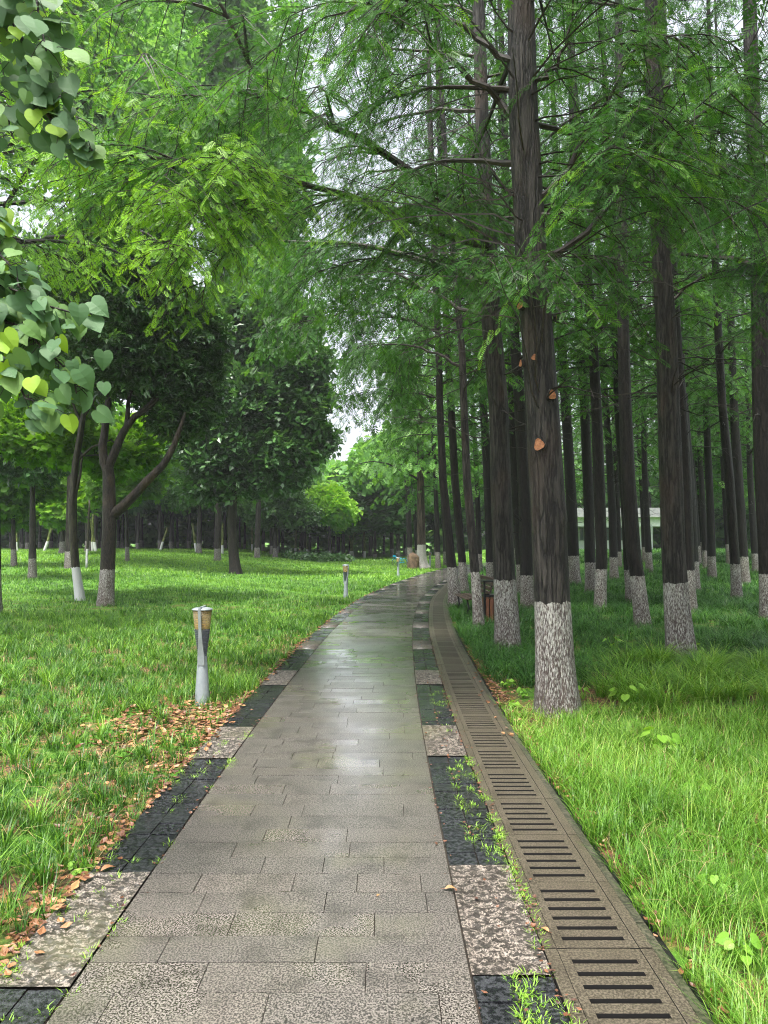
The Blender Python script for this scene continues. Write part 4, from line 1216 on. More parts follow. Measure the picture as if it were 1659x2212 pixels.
# ------------------------------------------------------------------ grass
def scatter(x0f, x1f, y0, y1, dens, keep):
    """random ground points between two x functions"""
    ys = np.linspace(y0, y1, 50); wmax = max(x1f(y) - x0f(y) for y in ys); xm = min(x0f(y) for y in ys); xM = max(x1f(y) for y in ys)
    n = int(dens * (xM - xm) * (y1 - y0))
    X = rng.uniform(xm, xM, n); Yv = rng.uniform(y0, y1, n)
    lo = np.array([x0f(y) for y in ys]); hi = np.array([x1f(y) for y in ys])
    m = (X > np.interp(Yv, ys, lo)) & (X < np.interp(Yv, ys, hi)); X, Yv = X[m], Yv[m]
    k = keep(X, Yv); m = rng.random(len(X)) < k; X, Yv = X[m], Yv[m]
    return np.stack([X, Yv, gz(X, Yv)], -1)
def pn(X, Y, s, o=0.):
    return (np.sin(X * s + o) * np.sin(Y * s * .9 + o * 2) + .6 * np.sin(X * s * 2.3 + Y * s * 1.7 + o) + .4 * np.sin(X * s * 4.1 - Y * s * 3.3)) / 2
def litter_w(X, Y):
    a = np.exp(-(((X + 2.0) / .75) ** 2 + ((Y - 6.5) / .75) ** 2) ** 1.5)
    return np.clip(a * 1.15, 0, 1)
def keepL(X, Y):
    off = X - path_x(Y)
    e = sst((-off - 1.03) / .22)                       # ragged thin edge at the paving
    return np.clip((.42 + .58 * e) * (1 - .85 * litter_w(X, Y)) * (.78 + .5 * pn(X, Y, 2.1)), .02, 1) * (off < -1.04)
mb = MB()
xl = lambda y: -.62 * y - .3
xr = lambda y: float(path_x(y)) - 1.05
for (y0, y1, dens, nb, h, wd, sp) in ((1.9, 5, 330, 9, .15, .0030, .03), (5, 9, 200, 9, .15, .0038, .04), (9, 16, 100, 8, .145, .0056, .06), (16, 30, 34, 9, .13, .009, .14), (30, 56, 12, 9, .15, .017, .28), (56, 80, 6, 8, .15, .028, .45)):
    p = scatter(xl, xr, y0, y1, dens, keepL)
    if y0 >= 30:
        x2 = lambda y: float(path_x(y)) + .0 - 1.05
    hh = h * (1 + .45 * pn(p[:, 0], p[:, 1], 1.3, 1.)) * (.85 + .4 * (rng.random(len(p)) < .18))
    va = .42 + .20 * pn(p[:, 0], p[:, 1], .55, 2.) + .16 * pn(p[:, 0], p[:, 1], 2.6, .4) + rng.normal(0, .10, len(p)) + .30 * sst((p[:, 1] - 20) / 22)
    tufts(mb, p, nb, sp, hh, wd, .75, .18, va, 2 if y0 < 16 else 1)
# coarse clumps with longer leaves
p = scatter(xl, xr, 2.0, 16, 26, lambda X, Y: keepL(X, Y) * np.clip(.6 + pn(X, Y, 1.9, 3.), .1, 1))
tufts(mb, p, 24, .035, .24, .0044, .75, .30, .50 + rng.normal(0, .12, len(p)), 3)
p = scatter(xl, xr, 1.9, 12, 60, keepL); n = len(p); p[:, 2] += rng.uniform(0, .05, n)
blades(mb, p, rng.random(n) * 6.28, rng.uniform(.07, .18, n), np.full(n, .0024), 1.3, .6, rng.random(n), 2, mi=1)
tag(mb.build('lawn_grass', [M['lawn'], M['straw']]), 'lush green lawn grass left of the path', 'grass', kind='stuff')

mb = MB()
def bare(X, Y): return np.exp(-(((X - 1.42) / .38) ** 2 + ((Y - 7.2) / .9) ** 2) ** 1.5) + .9 * np.exp(-(((X - 2.5) / .5) ** 2 + ((Y - 8.3) / .35) ** 2))
def keepR(X, Y):
    off = X - path_x(Y)
    return np.clip((1 - 1.0 * bare(X, Y)), .03, 1) * (off > 1.53) * (.8 + .4 * pn(X, Y, 3.))
xl2 = lambda y: float(path_x(y)) + 1.525
xr2 = lambda y: .62 * y + .4
for (y0, y1, dens, nb, h, wd, sp) in ((1.7, 3.6, 620, 9, .19, .0024, .03), (3.6, 6.0, 420, 9, .19, .0030, .035), (6.0, 7.0, 260, 9, .17, .0036, .05)):
    p = scatter(xl2, xr2, y0, y1, dens, keepR)
    hh = h * (1 + .35 * pn(p[:, 0], p[:, 1], 2.2, 1.))
    tufts(mb, p, nb, sp, hh, wd, .85, .25, .52 + .2 * pn(p[:, 0], p[:, 1], 1.1, .5), 3, .16)
# pale seed stalks
p = scatter(xl2, xr2, 2.2, 7, 16, keepR); n = len(p)
blades(mb, p, rng.random(n) * 6.28, rng.uniform(.26, .42, n), np.full(n, .0022), .35, .05, np.full(n, .98), 3)
# bright arching clumps in front of the thick right-hand trunk
def clumps(mb, pts, nb, rad, h, wd, vb, seg=4):
    for (X, Y, k) in pts:
        c = np.array([[X, Y, float(gz(X, Y))]])
        tufts(mb, c, int(nb * k), rad * k, h * k, wd, 1.0, .42, np.array([vb + random.gauss(0, .05)]), seg, .17)
for _ in range(95):
    X = random.uniform(2.35, 5.2); Y = random.uniform(6.9, 9.3)
    if X > .62 * Y: continue
    if (X - 2.6) ** 2 / .6 + (Y - 8.6) ** 2 / .3 < 1: continue
    clumps(mb, [(X, Y, random.uniform(.6, 1.05))], 90, .09, .52, .0050, .56)
p = scatter(xl2, xr2, 1.8, 8.5, 120, keepR); n = len(p); p[:, 2] += rng.uniform(0, .08, n)
blades(mb, p, rng.random(n) * 6.28, rng.uniform(.08, .2, n), np.full(n, .0018), 1.3, .6, rng.random(n), 2, mi=1)
tag(mb.build('verge_grass', [M['verge'], M['straw']]), 'long bright green grass right of the drain, with pale seed stalks', 'grass', kind='stuff')

mb = MB()
def keepF(X, Y):
    return np.clip(.75 + .45 * pn(X, Y, 1.7), .1, 1) * (1 - np.clip(bare(X, Y), 0, .95)) * ((X - path_x(Y)) > 1.62)
xr3 = lambda y: .62 * y + 1
for (y0, y1, dens, nb, h, wd, sp) in ((8.0, 13, 60, 22, .29, .0038, .07), (13, 21, 26, 22, .31, .006, .11), (21, 36, 9, 20, .33, .011, .2), (36, 72, 2.4, 20, .36, .024, .42)):
    p = scatter(lambda y: float(path_x(y)) + 1.6, xr3, y0, y1, dens, keepF)
    hh = h * (1 + .3 * pn(p[:, 0], p[:, 1], 1.3, 1.)) * rng.uniform(.8, 1.15, len(p))
    tufts(mb, p, nb, sp, hh, wd, 1.0, .42, .42 + .25 * pn(p[:, 0], p[:, 1], .8, 2.) + rng.normal(0, .08, len(p)), 3 if y0 < 21 else 2)
for Y in np.arange(8.6, 24, .16):     # row of clumps hanging over the kerb
    X = float(path_x(Y)) + random.uniform(1.60, 1.95)
    clumps(mb, [(X, Y, random.uniform(.6, 1.))], 60, .07, .33, .0042, .42, 3)
for Y in np.arange(8.2, 10.6, .12):
    clumps(mb, [(random.uniform(1.25, 2.3), Y, random.uniform(.6, 1.))], 60, .07, .34, .0038, .46, 4)
tag(mb.build('forest_grass', M['liriope']), 'dark arching grass covering the floor of the redwood forest', 'grass', kind='stuff')

# leaf litter
def litter(mb, p, sz, var):
    n = len(p); az = rng.random(n) * 6.28
    d = np.stack([np.cos(az), np.sin(az), rng.normal(0, .18, n)], -1); s_ = np.stack([-np.sin(az), np.cos(az), rng.normal(0, .25, n)], -1)
    sz = sz[:, None]; c = p + np.array([0, 0, .006]) 
    cu = rng.uniform(.05, .35, (n, 1)) * sz * UP
    b, tp = c - d * sz * .5 + cu, c + d * sz * .5 + cu
    m1, m2 = c + s_ * sz * .32 + cu * .8, c - s_ * sz * .32 + cu * .8
    q1, q2 = c + d * sz * .22 + s_ * sz * .26 + cu, c + d * sz * .22 - s_ * sz * .26 + cu
    V = np.stack([np.stack([b, m1, q1, c], 1), np.stack([b, c, q2, m2], 1), np.stack([c, q1, tp, q2], 1)], 1)
    mb.add(V.reshape(-1, 3), np.arange(n * 12).reshape(-1, 4), np.repeat(var, 3))
mb = MB()
n = 950
p = np.stack([rng.normal(-1.95, .42, n), rng.normal(6.45, .48, n)], -1); p = p[(p[:, 0] < -1.40)]
p = np.column_stack([p, gz(p[:, 0], p[:, 1]) + rng.uniform(0, .03, len(p))]); litter(mb, p, rng.uniform(.03, .075, len(p)), rng.uniform(.15, 1, len(p)))
for (off0, sd, y0, y1, n, sz) in ((-1.08, .05, 2.2, 12, 700, .05), (1.60, .035, 2.0, 12, 420, .045), (-1.2, .12, 2.2, 7, 380, .05), (-1.02, .03, 12, 26, 160, .05), (1.62, .1, 5.8, 9.5, 220, .045)):
    Yv = rng.uniform(y0, y1, n); X = path_x(Yv) + off0 + rng.normal(0, sd, n)
    z = np.where((X - path_x(Yv) > -1.03) & (X - path_x(Yv) < 1.47), .002, gz(X, Yv) + .012)
    litter(mb, np.column_stack([X, Yv, z]), rng.uniform(.6, 1.3, n) * sz, rng.uniform(.1, .95, n))
p = scatter(xl, xr, 2.2, 14, 9, lambda X, Y: .4 + .4 * pn(X, Y, 1.1)); p[:, 2] += .03; litter(mb, p, rng.uniform(.03, .06, len(p)), rng.uniform(.2, 1, len(p)))
p = scatter(lambda y: 1.2, lambda y: 2.9, 7.0, 9.2, 60, lambda X, Y: np.clip(bare(X, Y), 0, 1)); litter(mb, p, rng.uniform(.03, .05, len(p)), rng.uniform(.1, .8, len(p)))
# reddish needle crumbs in the joints
n = 700; ss = rng.uniform(2, 12, n); oo = np.where(rng.random(n) < .55, 1.03, rng.choice([.725, .88, -.727, -1.03], n)) + rng.normal(0, .02, n)
p = np.array([PS(a, b, .004) for a, b in zip(ss, oo)]); litter(mb, p, rng.uniform(.010, .028, n), rng.uniform(0, .5, n))
tag(mb.build('leaf_litter', M['litter']), 'brown and orange dead leaves along the path edges and round the near lamp', 'leaf litter', kind='stuff')

# single fallen leaves on the paving
def oneleaf(px, py, sz, var, az, label):
    Yq = CAMZ / (py - HY) * F; c = np.array([(px - HX) / F * Yq, Yq, .006])
    m = MB(); d = np.array([math.cos(az), math.sin(az), 0]); s_ = np.array([-math.sin(az), math.cos(az), 0])
    prof = [(-.5, 0), (-.3, .2), (-.05, .3), (.2, .24), (.42, .1), (.6, 0)]
    for a, b in zip(prof[:-1], prof[1:]):
        for sg in (-1, 1):
            h = lambda x, w_: UP * sz * (.10 * math.cos(x * 3) + abs(w_) * .45)
            A = c + d * a[0] * sz + h(a[0], 0); B = c + d * b[0] * sz + h(b[0], 0)
            D = c + d * a[0] * sz + s_ * sg * a[1] * sz + h(a[0], a[1]); E = c + d * b[0] * sz + s_ * sg * b[1] * sz + h(b[0], b[1])
            m.add([A, B, E, D], [(0, 1, 2, 3)], var)
    m.tube([c - d * sz * .5 + UP * sz * .05, c - d * sz * .85 + UP * .004], [.0016, .0010], 4, .3)
    tag(m.build('fallen_leaf', M['litter'], None, c), label, 'leaf', 'single dead leaves on the paving')
oneleaf(972, 1923, .052, .8, .1, 'orange curled leaf at the right edge of the granite slabs')
oneleaf(817, 1937, .022, .95, 1., 'small yellow leaf in the middle of the near slabs')
oneleaf(746, 1430, .05, .05, .3, 'dark reddish leaf in the middle of the wet path')
oneleaf(770, 1417, .035, .05, 2., 'tiny dark leaf just right of and beyond the dark reddish leaf')
oneleaf(1178, 2012, .04, .85, 2.2, 'orange leaf between the chiselled slab and the drain covers')
oneleaf(232, 1880, .07, .7, .8, 'tan leaf at the far left corner of the near chiselled slab')
oneleaf(666, 1372, .06, .7, .5, 'orange leaf on the left paving strip far ahead')

# ------------------------------------------------------------------ small broad-leaved plants
def heart(fold=.25, droop=.25, notch=.10):
    mid = [(.0, 0), (.0, 0), (.04, 0), (.15, 0), (.38, 0), (.62, 0), (.84, 0), (1.02, 0)]
    out = [(.0, 0), (-notch, .14), (-notch, .32), (.08, .47), (.34, .50), (.62, .37), (.84, .17), (1.02, 0)]
    q = []
    def z(x, y): return -droop * x * x + fold * abs(y) - .35 * y * y
    for a in range(7):
        for sg in (1, -1):
            A, B, D, E = mid[a], mid[a + 1], out[a + 1], out[a]
            pts = [(p_[0], p_[1] * sg, z(*p_)) for p_ in (A, B, D, E)]
            q.append(pts if sg > 0 else pts[::-1])
    return np.array(q, float)
HT = [heart(.10, .22), heart(.3, .35), heart(-.05, .12), heart(.2, .05)]
def plant(px, py, h, nl, sz, label, lm='weed', spread=.5, var=.6):
    f = foot(px, py); root = empty('weed_plant', f, label, 'plant', 'small leafy weeds in the grass')
    st_, cr_ = MB(), Crown()
    for k in range(nl):
        az = k * 2.4 + random.random(); e = random.uniform(.5, 1.2)
        d = np.array([math.cos(az) * math.cos(e) * spread, math.sin(az) * math.cos(e) * spread, math.sin(e)]); d = unit(d)
        tip = np.array(tuple(f)) + d * h * random.uniform(.5, 1.); base = np.array(tuple(f)) - UP * .02
        st_.tube([base, (base + tip) / 2 + UP * .02, tip], [.003, .0025, .0015], 4, cap=False)
        cr_.put(tip[None], np.array([[d[0], d[1], -.15]]), np.array([[0, -.5, 1.]]) + rng.normal(0, .3, (1, 3)), np.array([sz * random.uniform(.7, 1.2)]), np.array([var + random.gauss(0, .1)]), k % 4)
    st_.build('stem', M[lm], root, f); c = MB(); cr_.bake(c, HT); c.build('leaf_cluster', M[lm], root, f)
for a in ((1352, 1540, .34, 7, .085, 'pair of large round weed leaves right of the scarred giant foot'), (1425, 1650, .22, 8, .08, 'light leafy weed in the middle of the bright grass'),
          (1500, 1735, .16, 6, .07, 'pale weed lower in the bright grass'), (1130, 1520, .12, 12, .05, 'low bright weed on the bare soil left of the scarred giant'),
          (1098, 1490, .12, 12, .045, 'low bright weed at the kerb left of the scarred giant'), (1110, 1545, .10, 10, .045, 'small weed at the kerb in front of the scarred giant'),
          (1260, 1520, .16, 10, .05, 'small weed against the right root of the scarred giant'), (1505, 1435, .30, 6, .09, 'leafy sprig at the right of the thick right-hand trunk'),
          (1235, 1545, .12, 10, .045, 'tiny weed at the foot of the scarred giant'), (1410, 1440, .26, 8, .07, 'leafy sprig left of the thick right-hand trunk'),
          (1545, 1960, .14, 9, .05, 'broad weed rosette in the near bright grass'), (1600, 2160, .12, 9, .05, 'broad weed rosette at the lower right corner'),
          (170, 1905, .08, 10, .035, 'pale weed at the left paving edge'), (1325, 1420, .3, 7, .07, 'leafy sprig in the dark grass right of the scarred giant')):
    plant(*a)

# heart-leaved tree at the left edge
f = Vector((-3.3, 3.4, float(gz(-3.3, 3.4))))
root = empty('redbud_tree', f, 'tree outside the left edge whose big heart-shaped wet leaves hang into the picture', 'tree')
t = MB(); bole(t, [(f.x, f.y, f.z), (f.x + .02, f.y, 1.2), (f.x + .1, f.y, 2.4), (f.x + .15, f.y, 3.6), (f.x + .1, f.y, 4.6)], [.09, .075, .065, .05, .03], 20, .04, .3, (), 9, 30); t.build('trunk', M['bark_bare'], root, f, smooth=True)
br, cr = MB(), Crown()
def shoot(path, nlv, rad, tips=0):
    wp = [np.array(tuple(P(*q))) for q in path]; q, Ln = resample(wp, 16); q[1:-1] += rng.normal(0, .008, (14, 3))
    br.tube(q, np.linspace(.010, .003, 16), 6, cap=False)
    for k in range(nlv):
        u_ = (.12 + .88 * (k + random.random()) / nlv) * 15; i0 = min(14, int(u_)); b = q[i0] + (q[i0 + 1] - q[i0]) * (u_ - i0)
        off = rng.normal(0, 1, 3) * rad; off[1] *= .8; e = b + off
        br.tube([b, (b + e) / 2 + UP * .01, e], [.0018, .0014, .0012], 4, cap=False)
        T = unit(q[i0 + 1] - q[i0])
        xd = np.array([.45, -.25, -.85]) + T * .35 + rng.normal(0, .42, 3)
        up = np.array([.15, -1.0, .75]) + rng.normal(0, .5, 3)
        s_ = .080 * random.uniform(.62, 1.15)
        va = .95 if random.random() < .10 else random.uniform(.15, .62)
        cr.put(e[None], xd[None], up[None], np.array([s_]), np.array([va]), random.randrange(4))
D = 2.75
main = [np.array((f.x + .12, f.y, 3.3)), np.array(tuple(P(-190, 60, D + .2)))]
for (a, b) in (((f.x + .12, f.y, 3.3), P(-190, -60, D + .1)), ((f.x + .12, f.y, 2.6), P(-190, 330, D + .2)), ((f.x + .08, f.y, 2.0), P(-190, 600, D + .2))):
    q, _ = resample([np.array(a), np.array(tuple(b))], 6); q[1:-1] += rng.normal(0, .03, (4, 3)); br.tube(q, np.linspace(.025, .011, 6), 7, cap=False)
shoot([(-190, -60, D + .1), (-60, -40, D), (40, 60, D), (75, 160, D), (85, 260, D)], 97, .055)
shoot([(-190, -60, D + .1), (0, -90, D - .1), (70, -30, D - .1), (90, 60, D - .15), (100, 110, D - .15)], 58, .045)
shoot([(-190, -60, D + .1), (-60, 100, D + .1), (-5, 210, D + .1), (30, 300, D + .05)], 58, .055)
shoot([(60, 150, D), (100, 230, D), (135, 290, D), (170, 318, D), (200, 325, D - .05)], 45, .030)
shoot([(-190, 330, D + .2), (-90, 380, D + .1), (-30, 450, D + .1), (0, 540, D + .05), (40, 620, D)], 72, .045)
shoot([(-190, 330, D + .2), (-90, 560, D + .1), (10, 610, D), (80, 660, D), (130, 665, D - .05), (180, 690, D - .05)], 62, .040)
shoot([(-190, 600, D + .2), (-60, 640, D), (40, 700, D), (110, 770, D), (150, 810, D), (165, 850, D)], 97, .050)
shoot([(-190, 600, D + .2), (-80, 700, D), (0, 780, D - .05), (60, 850, D - .05), (110, 900, D - .05)], 80, .040)
shoot([(-190, 600, D + .2), (-90, 600, D + .1), (-10, 690, D + .1), (50, 730, D + .1), (90, 800, D + .1)], 62, .060)
br.build('branches', M['bark_bare'], root, f); c = MB(); cr.bake(c, HT); c.build('crown', M['redbud'], root, f, smooth=False)

# ------------------------------------------------------------------ bollard lamps
def bollard(px, py, label, rz=0., sc=1., lensdark=False):
    f = foot(px, py); root = empty('bollard_lamp', f, label, 'lamp', 'bollard lamps along the left edge of the path', rz)
    root.scale = (sc, sc, sc)
    m = MB(); m.lathe([(.001, -.10), (.078, -.10), (.077, .0), (.070, .12), (.060, .28), (.049, .42), (.038, .54), (.030, .62), (.001, .64)], 36)
    m.build('base_cone', M['metal'], root, smooth=True)
    for sg in (-1, 1):      # spine in front and behind, lying on the head
        m = MB(); prof = [(.40, .036, .040), (.50, .033, .046), (.60, .024, .060), (.68, .018, .075), (.77, .0145, .083), (.90, .0145, .100), (.975, .0145, .108)]
        V = []
        for z, hw, y in prof:
            for dx, dy in ((-hw, -.016), (hw, -.016), (hw, .010), (-hw, .010)): V.append((dx, sg * (y + dy * (1 if sg > 0 else -1) * (1 if sg > 0 else -1)) if False else sg * (y - dy), z))
        n_ = len(prof); Qs = []
        for i_ in range(n_ - 1):
            for j_ in range(4): Qs.append((i_ * 4 + j_, i_ * 4 + (j_ + 1) % 4, (i_ + 1) * 4 + (j_ + 1) % 4, (i_ + 1) * 4 + j_))
        Qs += [(3, 2, 1, 0), tuple((n_ - 1) * 4 + q for q in (0, 1, 2, 3))]
        m.add(V, Qs); m.build('spine', M['metal'], root)
    m = MB(); pr = []
    nr = 15
    for q in range(nr):
        z0_ = .49 + (.765 - .49) * q / nr; z1_ = .49 + (.765 - .49) * (q + 1) / nr
        r0_ = .040 + (.077 - .040) * q / nr; r1_ = .040 + (.077 - .040) * (q + 1) / nr
        pr += [(r0_ + .003, z0_), (r1_ + .004, z0_ + (z1_ - z0_) * .62), (r1_ - .004, z0_ + (z1_ - z0_) * .66), (r1_ - .003, z1_ - .0005)]
    m.lathe([(.001, .49)] + pr + [(.001, .766)], 32); m.build('ribbed_housing', M['metal_dark'], root)
    for q in range(7):
        z = .785 + q * .025; r_ = .058 + q * .0035
        m = MB(); m.lathe([(.012, z + .006), (r_, z), (r_ + .001, z + .003), (.012, z + .010)], 24); m.build('louver', M['louver'], root, smooth=True)
    m = MB(); m.lathe([(.0775, .767), (.0975, .957), (.0955, .957), (.0755, .767), (.0775, .767)], 36); m.build('lens', M['lens'], root, smooth=True)
    m = MB(); m.lathe([(.001, .958), (.103, .958), (.105, .963), (.103, .968), (.07, .981), (.03, .987), (.001, .988)], 36); m.build('cap', M['metal'], root, smooth=True)
    m = MB(); m.box((0, 0, .986), (.026, .232, .014)); m.build('cap_bar', M['metal'], root)
    return root
bollard(437, 1532, 'nearest lamp, silver cone foot and amber head, standing among dead leaves', 0)
bollard(747, 1291, 'second lamp, dark hourglass silhouette on the lawn above the paving', .9)
bollard(860, 1246, 'third lamp, short hourglass post in front of the bicycle', .5, .95)
bollard(929, 1224, 'lamp to the right of the boulder where the path bends away', .8)
bollard(648, 1206, 'tiny far lamp on the lawn left of the bright bushy tree', .3, .9)
bollard(1024, 1214, 'far lamp seen just right of the slim leaning redwood', .3, .95)

# ------------------------------------------------------------------ waste bin
bx, by = 2.20, 14.5; f = Vector((bx, by, float(gz(bx, by))))
root = empty('waste_bin', f, 'waste bin with reddish wooden slats and a black metal hood', 'waste bin', None, .12)
m = MB(); m.box((0, 0, .06), (.36, .30, .06)); m.box((0, 0, .29), (.33, .27, .42)); m.build('liner', M['black'], root)
for fx, fy in ((-1, -1), (1, -1), (1, 1), (-1, 1)):
    m = MB(); m.box((fx * .20, fy * .17, .42), (.035, .035, .84)); m.build('corner_post', M['black'], root)
for k in range(4):
    m = MB(); m.box((-.132 + k * .088, -.162, .29), (.066, .018, .50)); m.build('slat', M['slat'], root)
    m = MB(); m.box((-.132 + k * .088, .162, .29), (.066, .018, .50)); m.build('slat', M['slat'], root)
for k in range(3):
    for sg in (-1, 1):
        m = MB(); m.box((sg * .192, -.10 + k * .1, .29), (.018, .075, .50)); m.build('slat', M['slat'], root)
m = MB(); m.box((0, -.17, .56), (.365, .032, .035)); m.box((0, .17, .56), (.365, .032, .035)); m.box((-.2, 0, .56), (.032, .305, .035)); m.box((.2, 0, .56), (.032, .305, .035)); m.build('top_ring', M['black'], root)
m = MB(); m.box((0, 0, .855), (.46, .40, .03)); m.build('hood', M['black'], root)
m = MB(); m.box((.02, -.02, .585), (.12, .10, .012)); m.build('ashtray', M['silver'], root)

# bench facing the path, seen end on
f = Vector((2.02, 16.2, float(gz(2.02, 16.2))))
root = empty('bench', f, 'weathered slatted bench facing the path behind the slim leaning redwood', 'bench', None, .06)
for k in range(5):
    m = MB(); m.box((-.25 + k * .095, 0, .43 - .012 * abs(k - 2)), (.08, 1.5, .03)); m.build('seat_slat', M['benchwood'], root)
for k in range(4):
    m = MB(); R = Matrix.Rotation(-.28, 3, 'Y'); m.box((.24 + k * .028, 0, .54 + k * .098), (.03, 1.5, .08), R=R); m.build('back_slat', M['benchwood'], root)
for yy in (-.62, 0.62):
    m = MB()
    m.tube([(-.28, yy, .40), (.20, yy, .39), (.26, yy, .46), (.36, yy, .90)], .022, 8)
    m.tube([(-.24, yy, .40), (-.20, yy, .20), (-.27, yy, -.05)], .020, 8); m.tube([(.18, yy, .39), (.14, yy, .2), (.24, yy, -.05)], .020, 8)
    m.build('side_frame', M['black'], root, smooth=True)

# boulder
bp = on(892, 44.2); m = MB()
rr2 = np.random.default_rng(4)
th = np.linspace(0, 2 * PI, 28, endpoint=False); rows = 14; V = []
for i_ in range(rows):
    v_ = i_ / (rows - 1); z = 1.05 * v_; k_ = (1 - max(0, v_ - .72) ** 2 * 9) * (1.05 - .12 * v_)
    if i_ == rows - 1: k_ = .02
    for a in th:
        sq = 1 / max(abs(math.cos(a)), abs(math.sin(a))) ** .55
        n_ = .09 * math.sin(3 * a + z * 4) + .05 * math.sin(7 * a + z * 9) + rr2.normal(0, .012)
        V.append((bp.x + .34 * k_ * sq * math.cos(a) * (1 + n_) + .05 * v_, bp.y + .30 * k_ * sq * math.sin(a) * (1 + n_), bp.z - .06 + z * (1 - (.04 * math.cos(a)))))
Qs = [(i_ * 28 + j_, i_ * 28 + (j_ + 1) % 28, (i_ + 1) * 28 + (j_ + 1) % 28, (i_ + 1) * 28 + j_) for i_ in range(rows - 1) for j_ in range(28)]
m.add(V, Qs); tag(m.build('boulder', M['rock'], None, bp), 'upright brown boulder standing against the flared redwood foot', 'rock')

# bicycle (facing left)
f = on(863, 50.5); root = empty('bicycle', f, 'small turquoise shared bicycle with a front basket parked on the grass', 'bicycle', None, .15)
root.scale = (.62, .62, .80)
def ring(m, c, R_, r_, n=28, s_=6, **k):
    a = np.linspace(0, 2 * PI, n + 1); m.tube(np.stack([c[0] + R_ * np.cos(a), np.full(n + 1, c[1]), c[2] + R_ * np.sin(a)], -1), r_, s_, cap=False, **k)
for wx in (-.55, .55):
    m = MB(); ring(m, (wx, 0, .31), .31, .022); w_ = m.build('wheel', M['rubber'], root, smooth=True)
    m = MB(); ring(m, (wx, 0, .31), .285, .012)
    for q in range(8): m.tube([(wx, 0, .31), (wx + .285 * math.cos(q * .785), 0, .31 + .285 * math.sin(q * .785))], .004, 3)
    m.build('rim', M['silver'], w_)
    m = MB(); a = np.linspace(.1 if wx > 0 else .4, 2.6 if wx < 0 else 3., 14); m.tube(np.stack([wx + .35 * np.cos(a), 0 * a, .31 + .35 * np.sin(a)], -1), .028, 6); m.build('mudguard', M['blue'], root, smooth=True)
m = MB()
for a, b, r_ in (((-.55, 0, .31), (-.42, 0, .85), .022), ((-.42, 0, .80), (-.02, 0, .30), .045), ((-.02, 0, .30), (.20, 0, .80), .03), ((-.02, 0, .30), (.55, 0, .31), .03), ((.55, 0, .31), (.17, 0, .70), .022), ((-.44, 0, .72), (0, 0, .42), .03)):
    m.tube([a, b], r_, 8)
m.build('frame', M['blue'], root, smooth=True)
m = MB(); m.box((-.02, -.04, .30), (.26, .05, .14)); m.build('chain_case', M['blue'], root)
m = MB(); m.tube([(.20, 0, .80), (.22, 0, .90)], .014, 6); m.tube([(.36, 0, .93), (.30, 0, .94), (.16, 0, .93), (.06, 0, .91)], [.07, .07, .045, .02], 8); m.build('saddle', M['black'], root, smooth=True)
m = MB(); m.tube([(-.42, 0, .83), (-.38, 0, 1.06)], .016, 6); m.tube([(-.25, -.28, 1.10), (-.34, -.2, 1.10), (-.40, 0, 1.06), (-.34, .2, 1.10), (-.25, .28, 1.10)], .014, 6); m.build('handlebar', M['silver'], root, smooth=True)
m = MB(); m.box((-.62, 0, .80), (.26, .30, .02)); m.box((-.75, 0, .88), (.015, .32, .18)); m.box((-.49, 0, .88), (.015, .32, .18)); m.box((-.62, -.15, .88), (.25, .015, .18)); m.box((-.62, .15, .88), (.25, .015, .18)); m.build('basket', M['blue'], root)

# ground cover ring under the bushy tree
f = foot(700, 1206); mb = MB(); cr = Crown(); n = 900
a = rng.random(n) * 6.28; rr_ = np.sqrt(rng.random(n)); X = on(690, 62).x + np.cos(a) * rr_ * 3.0; Yv = 62 + np.sin(a) * rr_ * 3.6
cr.put(np.column_stack([X, Yv, gz(X, Yv) + rng.uniform(.05, .42, n)]), rng.normal(0, 1, (n, 3)), UP + rng.normal(0, .4, (n, 3)), rng.uniform(.3, .5, n), np.clip(.5 + rng.normal(0, .2, n), 0, 1), 0); cr.li[-1] = rng.integers(0, 4, n)
cr.bake(mb, BC); tag(mb.build('ground_cover', M['camphor']), 'low dark ring of ground cover round the bright bushy tree', 'ground cover', kind='stuff')

# ------------------------------------------------------------------ white building in the forest
by = 64.; x0 = P(1128, 0, by).x; x1 = P(1425, 0, by).x; zb = float(gz(x0 + 4, by)) - .1
zt = CAMZ + (HY - 1100) / F * by; ze = CAMZ + (HY - 1120) / F * by; zl = CAMZ + (HY - 1137) / F * by
root = empty('building', ((x0 + x1) / 2, by, zb), 'low white building with a flat grey roof seen between the forest trunks', 'building')
o = root.location; xm = P(1243, 0, by).x
m = MB(); m.box(((x0 + x1) / 2, by + 3, (ze + zt) / 2 + .1), (x1 - x0 + .8, 7.2, zt - ze), var=.5); m.build('roof', M['roofc'], root, o)
m = MB(); m.box(((x0 + x1) / 2, by + .0, (zl + ze) / 2 + .05), (x1 - x0, .25, ze - zl + .1)); m.build('fascia_wall', M['wall'], root, o)
wl = P(1172, 0, by).x; wr = P(1194, 0, by).x
zw0, zw1 = CAMZ + (HY - 1161) / F * by, CAMZ + (HY - 1140) / F * by
m = MB()
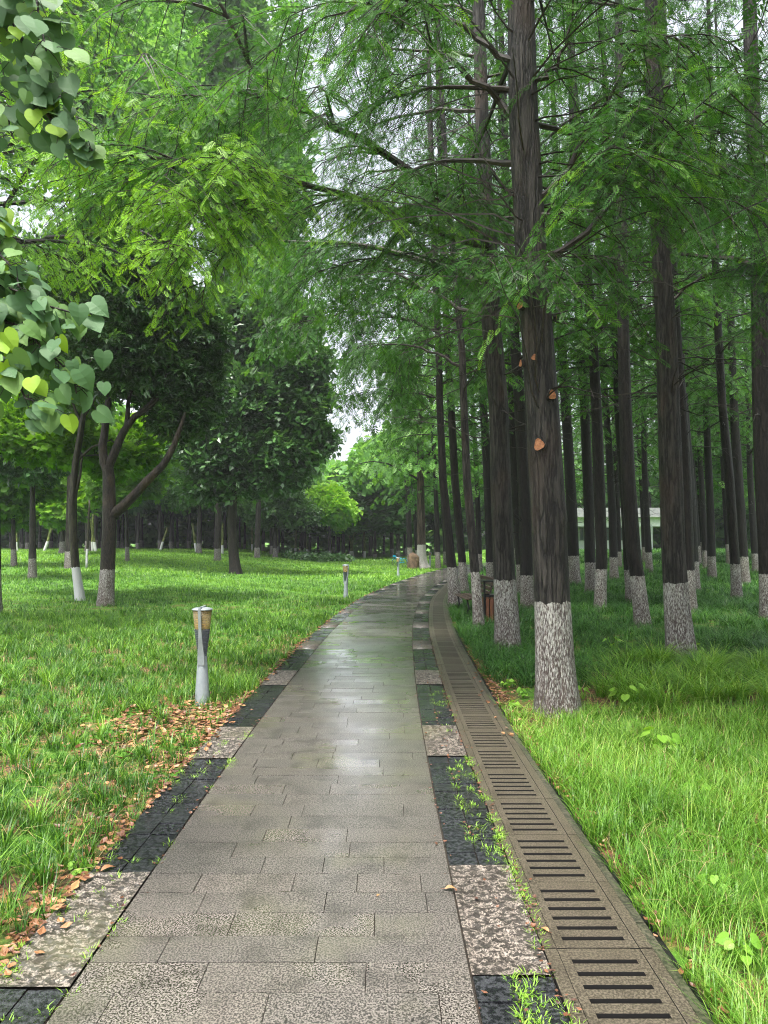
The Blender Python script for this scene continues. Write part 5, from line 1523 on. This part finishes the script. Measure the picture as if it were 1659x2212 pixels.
m.box(((x0 + wl) / 2, by + .12, (zb + zl) / 2), (wl - x0, .3, zl - zb)); m.box(((wr + xm) / 2, by + .12, (zb + zl) / 2), (xm - wr, .3, zl - zb))
m.box(((wl + wr) / 2, by + .12, (zb + zw0) / 2), (wr - wl, .3, zw0 - zb)); m.box(((wl + wr) / 2, by + .12, (zw1 + zl) / 2), (wr - wl, .3, zl - zw1)); m.build('front_wall', M['wall'], root, o)
def win(xa, xb, za, zb_, y):
    m = MB()
    t_ = .07
    m.box(((xa + xb) / 2, y, za + t_ / 2), (xb - xa, .08, t_)); m.box(((xa + xb) / 2, y, zb_ - t_ / 2), (xb - xa, .08, t_))
    for xx in (xa + t_ / 2, (xa + xb) / 2, xb - t_ / 2): m.box((xx, y, (za + zb_) / 2), (t_, .08, zb_ - za - 2 * t_))
    fr = m.build('window', M['frame'], root, o)
    m = MB(); m.box(((xa + xb) / 2, y + .03, (za + zb_) / 2), (xb - xa - .1, .01, zb_ - za - .1)); m.build('pane', M['glassd'], fr, o)
win(wl, wr, zw0, zw1, by + .1)
m = MB(); m.box(((xm + x1) / 2, by + 1.8, (zb + zl) / 2 + .05), (x1 - xm, .3, zl - zb)); m.box((xm + .15, by + .95, (zb + zl) / 2), (.3, 1.36, zl - zb - .01)); m.build('recessed_wall', M['wall'], root, o)
for (a, b) in ((1262, 1282), (1300, 1330), (1350, 1378)):
    win(P(a, 0, by).x, P(b, 0, by).x, zw0 - .3, zw1 + .1, by + 1.6)
m = MB(); m.box(((x0 + x1) / 2, by + 6, (zb + zl) / 2), (x1 - x0, .3, zl - zb)); m.build('rear_wall', M['wall'], root, o)

# ------------------------------------------------------------------ damp air
HZ = .0007
m, t = newmat('damp_air')
pv = N(t, 'ShaderNodeVolumePrincipled'); pv.inputs['Color'].default_value = (.93, .96, 1, 1); pv.inputs['Density'].default_value = HZ; pv.inputs['Anisotropy'].default_value = .3
o_ = N(t, 'ShaderNodeOutputMaterial'); L(t, pv.outputs[0], o_.inputs['Volume'])
mb = MB(); mb.box((0, 55, 15), (400, 340, 33)); hz = mb.build('haze', m)
tag(hz, 'thin damp haze between the trees', 'haze', kind='stuff')
